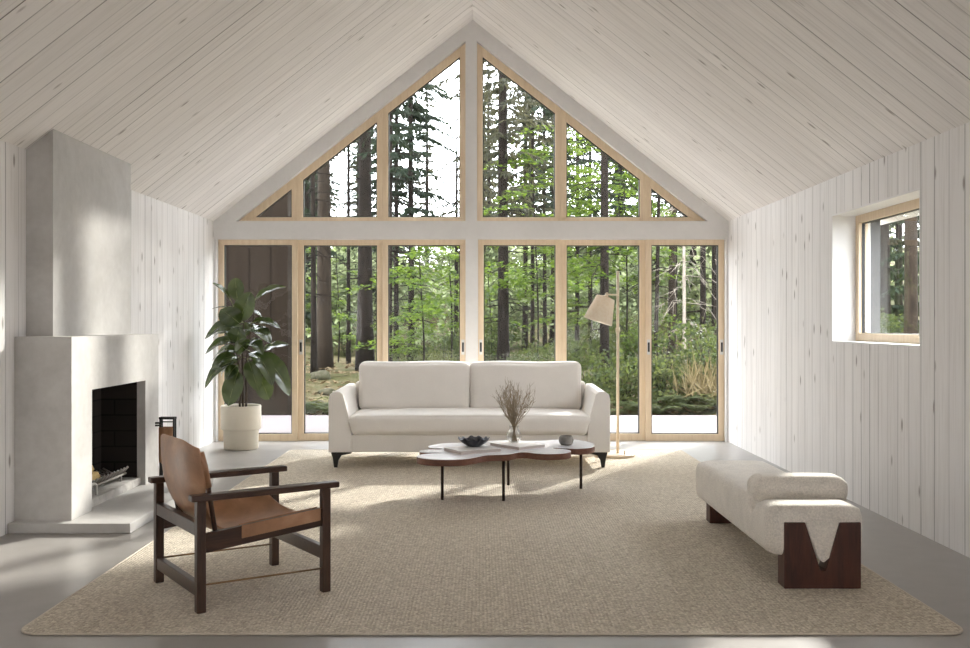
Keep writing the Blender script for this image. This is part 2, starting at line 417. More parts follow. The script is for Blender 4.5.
# ------------------------------------------------------------------ mesh helpers
class MB:
    def __init__(s):
        s.b = bmesh.new()
        s.mi = 0
    def box(s, x0, x1, y0, y1, z0, z1, mtx=None):
        vs = [s.b.verts.new(Vector(p)) for p in ((x0, y0, z0), (x1, y0, z0), (x1, y1, z0), (x0, y1, z0), (x0, y0, z1), (x1, y0, z1), (x1, y1, z1), (x0, y1, z1))]
        if mtx is not None:
            for v in vs:
                v.co = mtx @ v.co
        for f in ((3, 2, 1, 0), (4, 5, 6, 7), (0, 1, 5, 4), (1, 2, 6, 5), (2, 3, 7, 6), (3, 0, 4, 7)):
            s.b.faces.new([vs[i] for i in f]).material_index = s.mi
        return s
    def hexa(s, pts):
        vs = [s.b.verts.new(Vector(p)) for p in pts]
        for f in ((3, 2, 1, 0), (4, 5, 6, 7), (0, 1, 5, 4), (1, 2, 6, 5), (2, 3, 7, 6), (3, 0, 4, 7)):
            s.b.faces.new([vs[i] for i in f]).material_index = s.mi
        return s
    def tube(s, pts, rad, seg=10, caps=True, smooth=True):
        pts = [Vector(p) for p in pts]
        n = len(pts)
        rad = rad if isinstance(rad, (list, tuple)) else [rad] * n
        rings = []
        ref = None
        for i in range(n):
            t = (pts[min(i + 1, n - 1)] - pts[max(i - 1, 0)]).normalized()
            if ref is None:
                ref = Vector((1, 0, 0)) if abs(t.x) < 0.8 else Vector((0, 1, 0))
            u = (ref - t * ref.dot(t)).normalized()
            ref = u
            w = t.cross(u)
            rings.append([s.b.verts.new(pts[i] + (u * math.cos(2 * PI * k / seg) + w * math.sin(2 * PI * k / seg)) * rad[i]) for k in range(seg)])
        for i in range(n - 1):
            for k in range(seg):
                f = s.b.faces.new((rings[i][k], rings[i][(k + 1) % seg], rings[i + 1][(k + 1) % seg], rings[i + 1][k]))
                f.smooth = smooth
                f.material_index = s.mi
        if caps:
            s.b.faces.new(rings[0][::-1]).material_index = s.mi
            s.b.faces.new(rings[-1]).material_index = s.mi
        return s
    def lathe(s, prof, c=(0, 0, 0), seg=40, mtx=None, ruffle=None):
        rings = []
        for i, (r, z) in enumerate(prof):
            ring = []
            for k in range(seg):
                a = 2 * PI * k / seg
                rr, zz = r, z
                if ruffle:
                    rr, zz = ruffle(i, a, r, z)
                p = Vector((c[0] + rr * math.cos(a), c[1] + rr * math.sin(a), c[2] + zz))
                ring.append(s.b.verts.new(mtx @ p if mtx is not None else p))
            rings.append(ring)
        for i in range(len(prof) - 1):
            for k in range(seg):
                f = s.b.faces.new((rings[i][k], rings[i][(k + 1) % seg], rings[i + 1][(k + 1) % seg], rings[i + 1][k]))
                f.smooth = True
                f.material_index = s.mi
        if prof[0][0] > 1e-6:
            s.b.faces.new(rings[0][::-1]).material_index = s.mi
        if prof[-1][0] > 1e-6:
            s.b.faces.new(rings[-1]).material_index = s.mi
        return s
    def prism(s, poly, axis, a, b):
        """poly: 2-D points; axis 'y': (x,z) extruded a..b along y; 'x': (y,z); 'z': (x,y)."""
        def P(p, t):
            return {'y': (p[0], t, p[1]), 'x': (t, p[0], p[1]), 'z': (p[0], p[1], t)}[axis]
        v0 = [s.b.verts.new(P(p, a)) for p in poly]
        v1 = [s.b.verts.new(P(p, b)) for p in poly]
        n = len(poly)
        s.b.faces.new(v0).material_index = s.mi
        s.b.faces.new(v1[::-1]).material_index = s.mi
        for i in range(n):
            s.b.faces.new((v0[i], v1[i], v1[(i + 1) % n], v0[(i + 1) % n])).material_index = s.mi
        return s
    def grid(s, rows, smooth=True):
        vs = [[s.b.verts.new(Vector(p)) for p in r] for r in rows]
        for i in range(len(vs) - 1):
            for j in range(len(vs[0]) - 1):
                f = s.b.faces.new((vs[i][j], vs[i][j + 1], vs[i + 1][j + 1], vs[i + 1][j]))
                f.smooth = smooth
                f.material_index = s.mi
        return s
    def build(s, name, mats, parent=None, bevel=0.0, segs=2, smooth=False, solid=0.0, subsurf=0, wn=True):
        bmesh.ops.recalc_face_normals(s.b, faces=s.b.faces[:])
        me = bpy.data.meshes.new(name)
        s.b.to_mesh(me)
        s.b.free()
        mats = mats if isinstance(mats, (list, tuple)) else [mats]
        for m in mats:
            me.materials.append(m)
        if smooth:
            me.polygons.foreach_set('use_smooth', [True] * len(me.polygons))
        o = bpy.data.objects.new(name, me)
        C.objects.link(o)
        if parent is not None:
            o.parent = parent
            # geometry is written in world coordinates; keep it there
            o.matrix_parent_inverse = world_mtx(parent).inverted()
        if solid:
            md = o.modifiers.new('solid', 'SOLIDIFY')
            md.thickness = solid
            md.offset = 0
        if bevel:
            md = o.modifiers.new('bevel', 'BEVEL')
            md.width = bevel
            md.segments = segs
            md.limit_method = 'ANGLE'
            md.angle_limit = R(35)
            md.harden_normals = False
        if subsurf:
            md = o.modifiers.new('subdivision', 'SUBSURF')
            md.levels = md.render_levels = subsurf
        return o

def world_mtx(o):
    m = Matrix.LocRotScale(o.location, o.rotation_euler, o.scale)
    if o.parent is not None:
        m = world_mtx(o.parent) @ o.matrix_parent_inverse @ m
    return m

def tag(o, label=None, cat=None, group=None, kind=None):
    if label: o['label'] = label
    if cat: o['category'] = cat
    if group: o['group'] = group
    if kind: o['kind'] = kind
    return o

def thing(name, label, cat, loc=(0, 0, 0), group=None, kind=None):
    o = bpy.data.objects.new(name, None)
    o.empty_display_size = 0.1
    o.location = loc
    C.objects.link(o)
    return tag(o, label, cat, group, kind)

def struct(name, mb, m, **kw):
    return tag(mb.build(name, m, **kw), kind='structure')

def W(x, y, Y):
    """the point at distance Y that the photograph shows at pixel x, y"""
    return Vector(((x - VX) * Y / FP, Y, EYE - (y - VY) * Y / FP))

def smoothstep(a, b, x):
    t = max(0.0, min(1.0, (x - a) / (b - a)))
    return t * t * (3 - 2 * t)

def catmull(pts, n=8, closed=True):
    out = []
    m = len(pts)
    for i in range(m if closed else m - 1):
        p = [Vector(pts[(i + k) % m] if closed else pts[max(0, min(m - 1, i + k))]) for k in (-1, 0, 1, 2)]
        for j in range(n):
            t = j / n
            out.append(0.5 * ((2 * p[1]) + (p[2] - p[0]) * t + (2 * p[0] - 5 * p[1] + 4 * p[2] - p[3]) * t * t + (3 * p[1] - p[0] - 3 * p[2] + p[3]) * t ** 3))
    if not closed:
        out.append(Vector(pts[-1]))
    return out

def cushion_mb(c, dims, r, puff=(0, 0, 0), n=14, warp=None, mb=None):
    """a rounded box, its faces bulged by puff, around the centre c"""
    mb = mb or MB()
    hx, hy, hz = (d / 2 for d in dims)
    r = min(r, hx, hy, hz)
    faces = []
    def q(u):                       # more cuts near the edges
        return math.copysign(1 - (1 - abs(u)) ** 1.6, u)
    cache = {}
    def vert(a):
        key = tuple(round(t, 5) for t in a)
        if key in cache:
            return cache[key]
        p = Vector((a[0] * hx, a[1] * hy, a[2] * hz))
        inner = Vector((max(-hx + r, min(hx - r, p.x)), max(-hy + r, min(hy - r, p.y)), max(-hz + r, min(hz - r, p.z))))
        d = p - inner
        if d.length > 1e-9:
            p = inner + d.normalized() * r
        fx, fy, fz = (1 - a[0] ** 2), (1 - a[1] ** 2), (1 - a[2] ** 2)
        p.x += puff[0] * a[0] * fy ** .5 * fz ** .5
        p.y += puff[1] * a[1] * fx ** .5 * fz ** .5
        p.z += puff[2] * a[2] * fx ** .5 * fy ** .5
        p = p + Vector(c)
        if warp:
            p = Vector(warp(p))
        cache[key] = mb.b.verts.new(p)
        return cache[key]
    g = [q(-1 + 2 * i / n) for i in range(n + 1)]
    for ax in range(3):
        for sgn in (-1, 1):
            for i in range(n):
                for j in range(n):
                    qd = []
                    for (ii, jj) in ((i, j), (i + 1, j), (i + 1, j + 1), (i, j + 1)):
                        a = [0, 0, 0]
                        a[ax] = sgn
                        a[(ax + 1) % 3] = g[ii]
                        a[(ax + 2) % 3] = g[jj]
                        qd.append(vert(a))
                    f = mb.b.faces.new(qd if sgn > 0 else qd[::-1])
                    f.smooth = True
    return mb

# ================================================================== the room
XL, XR, YB, YF = -2.81, 2.60, 10.30, -2.60
EAVE, APX, APZ = 2.32, -0.087, 4.434
WT = 0.28                                        # gable wall thickness
def roof(x):
    return EAVE + (APZ - EAVE) * ((x - XL) / (APX - XL) if x <= APX else (XR - x) / (XR - APX))

m = MB()
m.box(XL - 0.35, XR + 0.35, YF - 0.3, YB + WT, -0.25, 0.0)
struct('floor', m, M['floor'])

m = MB()
lo = [(XL - 0.42, roof(XL - 0.42)), (APX, APZ), (XR + 0.42, roof(XR + 0.42))]
for a, b in ((lo[0], lo[1]), (lo[1], lo[2])):
    m.prism([a, b, (b[0], b[1] + 0.34), (a[0], a[1] + 0.34)], 'y', YF - 0.3, YB + WT + 0.12)
struct('ceiling', m, M['planks'])

m = MB()
m.box(XL - 0.35, XL, YF - 0.3, -2.3, 0, EAVE)
m.box(XL - 0.35, XL, -2.3, -0.5, 0, 0.9)  # below an unseen opening, added to let the left fill light in
m.box(XL - 0.35, XL, -2.3, -0.5, 2.1, EAVE)
m.box(XL - 0.35, XL, -0.5, YB + WT, 0, EAVE)
struct('wall_left', m, M['planks_wall'])

WY0, WY1, WZ0, WZ1 = 5.80, 7.26, 1.107, 2.05      # side window opening
m = MB()
m.box(XR, XR + 0.35, YF - 0.3, -2.3, 0, EAVE)
m.box(XR, XR + 0.35, -2.3, -0.5, 0, 0.9)  # below the matching opening added for the right fill light
m.box(XR, XR + 0.35, -2.3, -0.5, 2.1, EAVE)
m.box(XR, XR + 0.35, -0.5, WY0, 0, EAVE)
m.box(XR, XR + 0.35, WY1, YB + WT, 0, EAVE)
m.box(XR, XR + 0.35, WY0, WY1, 0, WZ0)
m.box(XR, XR + 0.35, WY0, WY1, WZ1, EAVE)
struct('wall_right', m, M['planks_wall'])

# wall behind the camera
m = MB()
m.prism([(XL, 0), (XR, 0), (XR, EAVE), (APX, APZ), (XL, EAVE)], 'y', YF - 0.3, YF)
struct('wall_front', m, M['white'])

# glazed gable wall
DT, SILL = 2.133, 2.322
GL0, GL1, GR0, GR1 = -2.575, -0.164, -0.042, 2.386
GTOP = 4.214
LL0, LL1, LR0, LR1 = -2.780, -0.163, -0.0315, 2.575
m = MB()
Y0, Y1 = YB, YB + WT
m.box(XL, LL0, Y0, Y1, 0, DT)
m.box(LR1, XR, Y0, Y1, 0, DT)
m.box(LL1, LR0, Y0, Y1, 0, DT)
m.box(XL, XR, Y0, Y1, DT, SILL)
m.prism([(GL1, SILL), (GR0, SILL), (GR0, roof(GR0)), (APX, APZ), (GL1, roof(GL1))], 'y', Y0, Y1)
m.prism([(XL, SILL), (GL0, SILL), (GL1, GTOP), (GL1, roof(GL1))], 'y', Y0, Y1)
m.prism([(XR, SILL), (GR1, SILL), (GR0, GTOP), (GR0, roof(GR0))], 'y', Y0, Y1)
struct('wall_back', m, M['white'])

def inset(poly, ws):
    """poly counter-clockwise, edge i from point i to i+1 moved inwards by ws[i]"""
    n = len(poly)
    lines = []
    for i in range(n):
        a, b = Vector(poly[i]), Vector(poly[(i + 1) % n])
        d = (b - a).normalized()
        nrm = Vector((-d.y, d.x))
        lines.append((a + nrm * ws[i], d))
    out = []
    for i in range(n):
        p, d = lines[i - 1]
        q, e = lines[i]
        den = d.x * e.y - d.y * e.x
        t = ((q.x - p.x) * e.y - (q.y - p.y) * e.x) / den
        out.append(p + d * t)
    return out

def frame_ring(mb, poly, ws, y0, y1):
    inn = inset(poly, ws)
    n = len(poly)
    for i in range(n):
        j = (i + 1) % n
        mb.prism([poly[i], poly[j], tuple(inn[j]), tuple(inn[i])], 'y', y0, y1)
    return inn

def glazing(name, poly, ws, y0, y1, handle=None):
    o = bpy.data.objects.new(name, None)
    o.location = (sum(p[0] for p in poly) / len(poly), y0, min(p[1] for p in poly))
    C.objects.link(o)
    tag(o, kind='structure')
    fm = MB()
    inn = frame_ring(fm, poly, ws, y0, y1)
    base = 'door' if name.startswith('door') else 'window'
    fm.build(base + '_frame', M['oak'], o, bevel=0.004)
    # dark gasket line round the pane
    gm = MB()
    ym = (y0 + y1) / 2
    frame_ring(gm, [tuple(p) for p in inn], [0.009] * len(poly), ym - 0.018, ym + 0.018)
    gm.build('gasket', M['black'], o)
    pm = MB()
    pin = inset([tuple(p) for p in inn], [0.001] * len(poly))
    pm.prism([tuple(p) for p in pin], 'y', ym - 0.004, ym + 0.004)
    pm.build('pane', M['glass'], o)
    for hx in handle or ():
        hm = MB().box(hx - 0.017, hx + 0.017, y0 - 0.006, y0 + 0.002, EYE - 0.335, EYE - 0.175)
        h = hm.build('handle', M['steel'], o, bevel=0.002)
        MB().box(hx - 0.010, hx + 0.010, y0 - 0.010, y0 - 0.005, EYE - 0.305, EYE - 0.205).build('grip', M['black'], h, bevel=0.002)
    return o

fy = YB + 0.07
fs = FP / fy
def fx(p):
    return (p - VX) / fs
dz = [(LL0, fx(297.5), ()), (fx(297.5), fx(382.3), ('l',)), (fx(382.3), LL1, ('r',)),
      (LR0, fx(561.3), ('l',)), (fx(561.3), fx(645.8), ('x',)), (fx(645.8), LR1, ('l', 'r'))]
for i, (a, b, hs) in enumerate(dz):
    off = 0.035 if i in (1, 4) else 0.0
    hx = []
    for h in hs:
        if h == 'l': hx.append(a + 0.030)
        if h == 'r': hx.append(b - 0.028)
    glazing('door_%d' % (i + 1), [(a, 0.0), (b, 0.0), (b, DT), (a, DT)], [0.075, 0.060, 0.058, 0.060], fy + off, fy + off + 0.07, hx)

def slopeL(x): return SILL + (x - GL0) * (GTOP - SILL) / (GL1 - GL0)
def slopeR(x): return SILL + (GR1 - x) * (GTOP - SILL) / (GR1 - GR0)
a, b, c, d = GL0, fx(297.2), fx(382.5), GL1
units = [[(a, SILL), (b, SILL), (b, slopeL(b))],
         [(b, SILL), (c, SILL), (c, slopeL(c)), (b, slopeL(b))],
         [(c, SILL), (d, SILL), (d, slopeL(d)), (c, slopeL(c))]]
a, b, c, d = GR0, fx(560.8), fx(645.7), GR1
units += [[(a, SILL), (b, SILL), (b, slopeR(b)), (a, slopeR(a))],
          [(b, SILL), (c, SILL), (c, slopeR(c)), (b, slopeR(b))],
          [(c, SILL), (d, SILL), (c, slopeR(c))]]
for i, u in enumerate(units):
    if len(u) == 3:
        ws = [0.048, 0.060, 0.078] if i == 0 else [0.048, 0.078, 0.060]
    else:
        ws = [0.048, 0.060, 0.078, 0.060]
    glazing('window_%d' % (i + 1), u, ws, fy, fy + 0.07)

# window in the right wall
w7 = bpy.data.objects.new('window_7', None)
w7.location = (XR + 0.17, (WY0 + WY1) / 2, WZ0)
C.objects.link(w7)
tag(w7, kind='structure')
fx0, fx1 = XR + 0.17, XR + 0.24
def yz_ring(mb, y0, y1, z0, z1, w, x0, x1):
    mb.box(x0, x1, y0, y1, z0, z0 + w)
    mb.box(x0, x1, y0, y1, z1 - w, z1)
    mb.box(x0, x1, y0, y0 + w, z0 + w, z1 - w)
    mb.box(x0, x1, y1 - w, y1, z0 + w, z1 - w)
m = MB()
yz_ring(m, WY0 + 0.01, WY1 - 0.01, WZ0 + 0.01, WZ1 - 0.01, 0.058, fx0, fx1)
m.build('window_frame', M['oak'], w7, bevel=0.003)
m = MB()
yz_ring(m, WY0 + 0.068, WY1 - 0.068, WZ0 + 0.068, WZ1 - 0.068, 0.006, fx0 + 0.026, fx0 + 0.048)
m.build('gasket', M['black'], w7)
MB().box(fx0 + 0.033, fx0 + 0.041, WY0 + 0.07, WY1 - 0.07, WZ0 + 0.07, WZ1 - 0.07).build('pane', M['glass'], w7)
m = MB()
yz_ring(m, WY0 - 0.001, WY1 + 0.001, WZ0 - 0.001, WZ1 + 0.001, 0.011, XR - 0.001, fx0)
m.build('reveal_lining', M['reveal'], w7)
m = MB()
yz_ring(m, WY0 + 0.002, WY1 - 0.002, WZ0 + 0.002, WZ1 - 0.002, 0.012, fx1, XR + 0.352)
m.build('outer_lining', mat_plain('grey_outer_lining', (0.10, 0.10, 0.10), 0.95, spec=0.05), w7)
m = MB()
yz_ring(m, WY0 + 0.014, WY1 - 0.014, WZ0 + 0.014, WZ1 - 0.014, 0.012, fx1, XR + 0.275)
m.build('lit_sash_edge', M['reveal'], w7)  # white ring stands in for light caught on the sash edge

# ------------------------------------------------------------------ outside: deck and forest floor
m = MB()
m.box(-4.6, 4.4, YB + WT + 0.005, 13.40, -0.14, -0.012)
struct('deck', m, M['deck'])

from mathutils import noise as mnoise
def gz(x, y):
    z = -0.16
    if y > 13.4:
        z += 0.028 * (min(y, 30) - 13.4)
        if y > 30:
            z += 0.10 * (y - 30)
    if x > 3.2:
        z += 0.16 * min(x - 3.2, 12) * smoothstep(4, 10, y + 2)
    if x < -5:
        z += 0.05 * min(-5 - x, 15)
    near = smoothstep(13.3, 15.0, y) if -5.5 < x < 5 else 1.0
    if -3.3 < x < 3.2 and y < 13.4:
        near = 0
    z += near * (0.42 * mnoise.noise(Vector((x * 0.33, y * 0.33, 1.7))) + 0.16 * mnoise.noise(Vector((x * 1.1, y * 1.1, 4.1))))
    if -4.8 < x < 4.6 and y < 13.6:
        z = min(z, -0.16)
    return z
m = MB()
xs = np.concatenate([np.linspace(-60, -14, 18), np.linspace(-13, 16, 75), np.linspace(18, 70, 20)])
ys = np.concatenate([np.linspace(-12, 9, 12), np.linspace(10, 34, 64), np.linspace(36, 90, 26)])
m.grid([[(x, y, min(gz(x, y), -0.30) if (XL - 0.45 < x < XR + 0.45 and y < YB + WT + 0.2) else gz(x, y)) for x in xs] for y in ys])
struct('ground', m, M['ground'])

# ================================================================== furniture
# ---- rug
RX0, RX1, RY0, RY1 = -1.868, 1.958, 3.92, 9.60
def rrect(x0, x1, y0, y1, r, n=8):
    out = []
    for cx, cy, a0 in ((x1 - r, y0 + r, -90), (x1 - r, y1 - r, 0), (x0 + r, y1 - r, 90), (x0 + r, y0 + r, 180)):
        for k in range(n + 1):
            a = R(a0 + 90 * k / n)
            out.append((cx + r * math.cos(a), cy + r * math.sin(a)))
    return out
rug = thing('rug', 'large sand beige loop pile rug under the seating', 'rug', (0.05, 6.78, 0))
MB().prism(rrect(RX0, RX1, RY0, RY1, 0.09), 'z', 0.0005, 0.008).build('pile', M['rug'], rug, bevel=0.004)
m = MB()
loop = [Vector((p[0], p[1], 0.0055)) for p in rrect(RX0, RX1, RY0, RY1, 0.09)]
m.tube(loop + [loop[0], loop[1]], 0.005, 8, caps=False)
m.build('bound_edge', M['rugedge'], rug)
RUGZ = 0.0085

# ---- fireplace
fp = thing('fireplace', 'pale cement fireplace with tapering plain chimney breast and raised hearth', 'fireplace', (XL, 6.7, 0))
BX, BY0, BY1, BZ = -2.465, 5.90, 7.49, 1.1675
OY0, OY1, OZ = 6.21, 7.20, 0.828
m = MB()
m.box(XL + 0.001, BX, BY0, OY0, 0.061, BZ)
m.box(XL + 0.001, BX, OY1, BY1, 0.061, BZ)
m.box(XL + 0.001, BX, OY0, OY1, OZ, BZ)
m.box(XL + 0.001, XL + 0.012, OY0, OY1, 0.061, OZ)
m.build('surround', M['cement'], fp)
m = MB()
cx1, cy0, cy1 = -2.642, 6.05, 7.39
m.hexa([(XL + .001, cy0, BZ), (cx1, cy0, BZ), (cx1, cy1, BZ), (XL + .001, cy1, BZ),
        (XL + .001, cy0, roof(XL + .001) - .001), (cx1, cy0, roof(cx1) - .001), (cx1, cy1, roof(cx1) - .001), (XL + .001, cy1, roof(XL + .001) - .001)])
m.build('chimney_breast', M['cement'], fp)
MB().box(XL + .001, -2.08, 5.81, 7.62, 0.0005, 0.061).build('hearth', M['hearth'], fp, bevel=0.004)
m = MB()
lx = -2.527
m.box(XL + .013, lx, OY1 - 0.012, OY1 - 0.0005, 0.12, OZ - .001)
m.box(XL + .013, lx, OY0 + 0.0005, OY0 + 0.012, 0.12, OZ - .001)
m.box(XL + .013, XL + .025, OY0 + .012, OY1 - .012, 0.12, OZ - .001)
m.box(XL + .025, lx, OY0 + .012, OY1 - .012, OZ - 0.013, OZ - .001)
m.build('brick_lining', M['brick'], fp)
m = MB()
m.box(XL + .013, -2.50, OY0 + .0005, OY1 - .0005, 0.0615, 0.118)
m.build('firebox_floor', M['ash'], fp, bevel=0.003)

gr = thing('fire_grate', 'grey iron fire grate with raked bars inside the fireplace', 'fire grate', (-2.64, 6.6, 0.118))
m = MB()
for k in range(13):
    y = 6.32 + k * 0.062
    m.tube([(-2.545, y, 0.215), (-2.58, y + .004, 0.172), (-2.66, y + .008, 0.165), (-2.73, y + .012, 0.20)], 0.0075, 6)
m.build('cradle_bars', M['iron'], gr)
m = MB()
m.tube([(-2.575, 6.28, 0.162), (-2.575, 7.10, 0.162)], 0.009, 8)
m.tube([(-2.70, 6.28, 0.170), (-2.70, 7.10, 0.170)], 0.009, 8)
m.build('runner', M['iron'], gr)
for (x, y) in ((-2.575, 6.38), (-2.575, 7.0), (-2.70, 6.38), (-2.70, 7.0)):
    MB().tube([(x, y, 0.1185), (x, y, 0.166)], 0.008, 8).build('leg', M['iron'], gr)
MB().tube(catmull([(-2.535, 6.29, 0.1185), (-2.535, 6.295, 0.175), (-2.535, 6.33, 0.195), (-2.535, 6.42, 0.195), (-2.535, 6.455, 0.175), (-2.535, 6.46, 0.1185)], 6, False), 0.010, 8).build('front_hoop', M['steel'], gr)
def log_mb(p0, p1, r):
    p0, p1 = Vector(p0), Vector(p1)
    t = (p1 - p0).normalized()
    u = Vector((0, 0, 1))
    w = t.cross(u).normalized()
    m = MB()
    prof = [(-1, -.55), (-.3, -.75), (.6, -.7), (1, -.2), (.5, .75), (-.35, .8)]
    pts = []
    for P_, s_ in ((p0, 1), (p1, .95)):
        pts.append([m.b.verts.new(P_ + w * a * r * s_ + u * b * r * s_) for a, b in prof])
    n = len(prof)
    m.b.faces.new(pts[0]); m.b.faces.new(pts[1][::-1])
    for i in range(n):
        m.b.faces.new((pts[0][i], pts[0][(i + 1) % n], pts[1][(i + 1) % n], pts[1][i]))
    return m
for p0, p1, r, lab in (((-2.605, 6.30, 0.210), (-2.62, 6.66, 0.214), 0.038, 'split yellow firewood log at the front of the grate'),
                       ((-2.680, 6.31, 0.212), (-2.685, 6.68, 0.214), 0.036, 'split yellow firewood log at the back of the grate'),
                       ((-2.645, 6.33, 0.268), (-2.64, 6.62, 0.268), 0.034, 'split yellow firewood log on top of the other two in the grate')):
    tag(log_mb(p0, p1, r).build('firewood_log', M['logend'], bevel=0.004), lab, 'firewood', 'firewood in the fireplace grate')

# ---- slim stand with leather sling beside the fireplace
st = thing('sling_stand', 'slim dark metal stand with tan leather sling behind the armchair', 'stand', (-2.23, 6.95, 0.061))
SY = 6.95
def SP(x, y, dy=0.0):
    p = W(x, y, SY); p.y += dy; return p
xa, xb = SP(160, 418).x, SP(174.6, 418).x
zt, z2 = SP(160, 418).z, SP(160, 421.8).z
for x in (xa + 0.008, xb):
    for dy in (-0.018, 0.018):
        MB().tube([(x, SY + dy, 0.0615), (x, SY + dy, zt)], 0.0075, 8).build('upright', M['black'], st)
for dy in (-0.018, 0.018):
    MB().tube([(xa, SY + dy, zt), (xb + .008, SY + dy, zt)], 0.0085, 8).build('top_rail', M['black'], st)
MB().tube([(xa, SY, z2), (xb, SY, z2)], 0.004, 8).build('cross_rod', M['black'], st)
m = MB()
za, zb = SP(160, 427).z, SP(160, 463).z
rows = []
for k in range(17):
    t = k / 16
    a = PI * t
    yy = SY - 0.03 * math.cos(a)
    zz = za - (za - zb) * (1 - abs(2 * t - 1) ** 5)
    rows.append([(xa + 0.001, yy, zz), ((xa + xb) / 2, yy, zz), (xb - 0.004, yy, zz)])
m.grid(rows)
m.build('leather_sling', M['leather'], st, solid=0.006)
for k, zz in enumerate((z2 - 0.002, SP(0, 424.5).z)):
    MB().tube([(xa - 0.012, SY - 0.065, zz), (xa + 0.03, SY - 0.06, zz)], 0.007, 8).build('peg', M['black'], st)

# ---- armchair
AC = Vector((-1.133, 4.617, 0))
AU = Vector((0.824, 0.567, 0)).normalized()
AV = Vector((-AU.y, AU.x, 0))
AM = Matrix(((AU.x, AV.x, 0, AC.x), (AU.y, AV.y, 0, AC.y), (0, 0, 1, 0), (0, 0, 0, 1)))
ch = thing('armchair', 'low armchair with dark walnut frame and tan leather sling', 'chair', (AC.x, AC.y, RUGZ))
ch.rotation_euler = (0, 0, math.atan2(AU.y, AU.x))
def cbox(name, mat, u0, u1, v0, v1, z0, z1, bev=0.004):
    # object-space geometry so the wood grain follows the chair
    mb = MB().box(u0, u1, v0, v1, z0, z1)
    o = mb.build(name, mat, None, bevel=bev)
    o.parent = ch
    o.location = (0, 0, -RUGZ)
    return o
def cput(mb, name, mat, **kw):
    o = mb.build(name, mat, None, **kw)
    o.parent = ch
    o.location = (0, 0, -RUGZ)
    return o
LU, LV, LW = 0.293, 0.300, 0.020
for su in (-1, 1):
    for sv in (-1, 1):
        cbox('leg', M['walnut_z'], su * LU - LW, su * LU + LW, sv * LV - LW, sv * LV + LW, RUGZ, 0.487)
for sv in (-1, 1):                                   # armrests: a paddle, narrower at the ends
    mb = MB()
    prof = [(-LU - .045, .026), (-LU + .03, .030), (-.10, .036), (.06, .040), (.20, .036), (LU - .03, .028), (LU + .03, .027), (LU + .062, .027)]
    poly = [(u, sv * LV - w) for u, w in prof] + [(u, sv * LV + w) for u, w in prof[::-1]]
    mb.prism(poly, 'z', 0.487, 0.514)
    cput(mb, 'armrest', M['walnut'], bevel=0.005)
cbox('rear_rail', M['walnut'], -LU - .018, -LU + .018, -LV + LW, LV - LW, 0.335, 0.392)
cbox('rear_stretcher', M['walnut'], -LU - .016, -LU + .016, -LV + LW, LV - LW, 0.075, 0.132)
cbox('front_stretcher', M['walnut'], LU - .016, LU + .016, -LV + LW, LV - LW, 0.158, 0.218)
def railz(u): return 0.302 + (u + LU) / (2 * LU) * 0.056
for sv in (-1, 1):
    mb = MB()
    u0, u1 = -LU + LW, LU - LW
    v0, v1 = sv * LV - .016, sv * LV + .016
    h = 0.041
    mb.hexa([(u0, v0, railz(u0) - h), (u1, v0, railz(u1) - h), (u1, v1, railz(u1) - h), (u0, v1, railz(u0) - h),
             (u0, v0, railz(u0) + h), (u1, v0, railz(u1) + h), (u1, v1, railz(u1) + h), (u0, v1, railz(u0) + h)])
    cput(mb, 'side_rail', M['walnut'], bevel=0.004)
    mb = MB()                                        # leather turned over the rail
    u0, u1 = -.115, LU - LW - .012
    for (va, vb) in ((sv * (LV + .0165), sv * (LV + .021)), (sv * (LV - .0165), sv * (LV - .021))):
        mb.hexa([(u0, va, railz(u0) - .012), (u1, va, railz(u1) - .012), (u1, vb, railz(u1) - .012), (u0, vb, railz(u0) - .012),
                 (u0, va, railz(u0) + h + .004), (u1, va, railz(u1) + h + .004), (u1, vb, railz(u1) + h + .004), (u0, vb, railz(u0) + h + .004)])
    cput(mb, 'sling_wrap', M['leather'], bevel=0.002)
    mb = MB().tube([(-LU + LW, sv * LV, 0.124), (LU - LW, sv * LV, 0.117)], 0.0045, 8)
    cput(mb, 'brass_rod', M['brass'])
    mb = MB().tube([(-.205, sv * .252, 0.30), (-.246, sv * .262, .545), (-.2765, sv * .262, .687)], [.011, .011, .010], 8)
    cput(mb, 'back_post', M['walnut_z'])
    mb = MB().tube([(-.244, sv * .263, .535), (-.262, sv * .265, .63), (-.2770, sv * .262, .690)], [.0145, .0145, .0135], 12)
    cput(mb, 'post_sleeve', M['leather'])
# the leather: rows of (edge u, edge z, half width, centre u, centre z)
rowsL = [(-.287, .734, .278, -.322, .738), (-.281, .680, .281, -.328, .672), (-.272, .610, .283, -.325, .590), (-.262, .545, .285, -.312, .515),
         (-.250, .480, .244, -.285, .430), (-.226, .405, .218, -.240, .370), (-.190, .358, .212, -.190, .325), (-.150, .338, .226, -.130, .300),
         (-.112, railz(-.112) + .044, .286, -.065, .290), (-.03, railz(-.03) + .044, .288, 0.0, .289), (.08, railz(.08) + .044, .288, .10, .300),
         (.17, railz(.17) + .044, .288, .185, .318), (.243, railz(.243) + .044, .288, .258, .346)]
g = []
rr = catmull([Vector(r) if len(r) < 4 else Vector((r[0], r[1], r[2])) for r in rowsL], 3, False)
r2 = catmull([Vector((r[3], r[4], 0)) for r in rowsL], 3, False)
for a, b in zip(rr, r2):
    line = []
    for k in range(21):
        v = -1 + 2 * k / 20
        w = 1 - abs(v) ** 3.0
        line.append((a.x + (b.x - a.x) * w, v * a.z, a.y + (b.y - a.y) * w - .024 * smoothstep(.45, 1, abs(v)) * smoothstep(.60, .735, a.y)))
    g.append(line)
mb = MB().grid(g)
cput(mb, 'leather_sling', M['leather'], solid=0.006, subsurf=1)

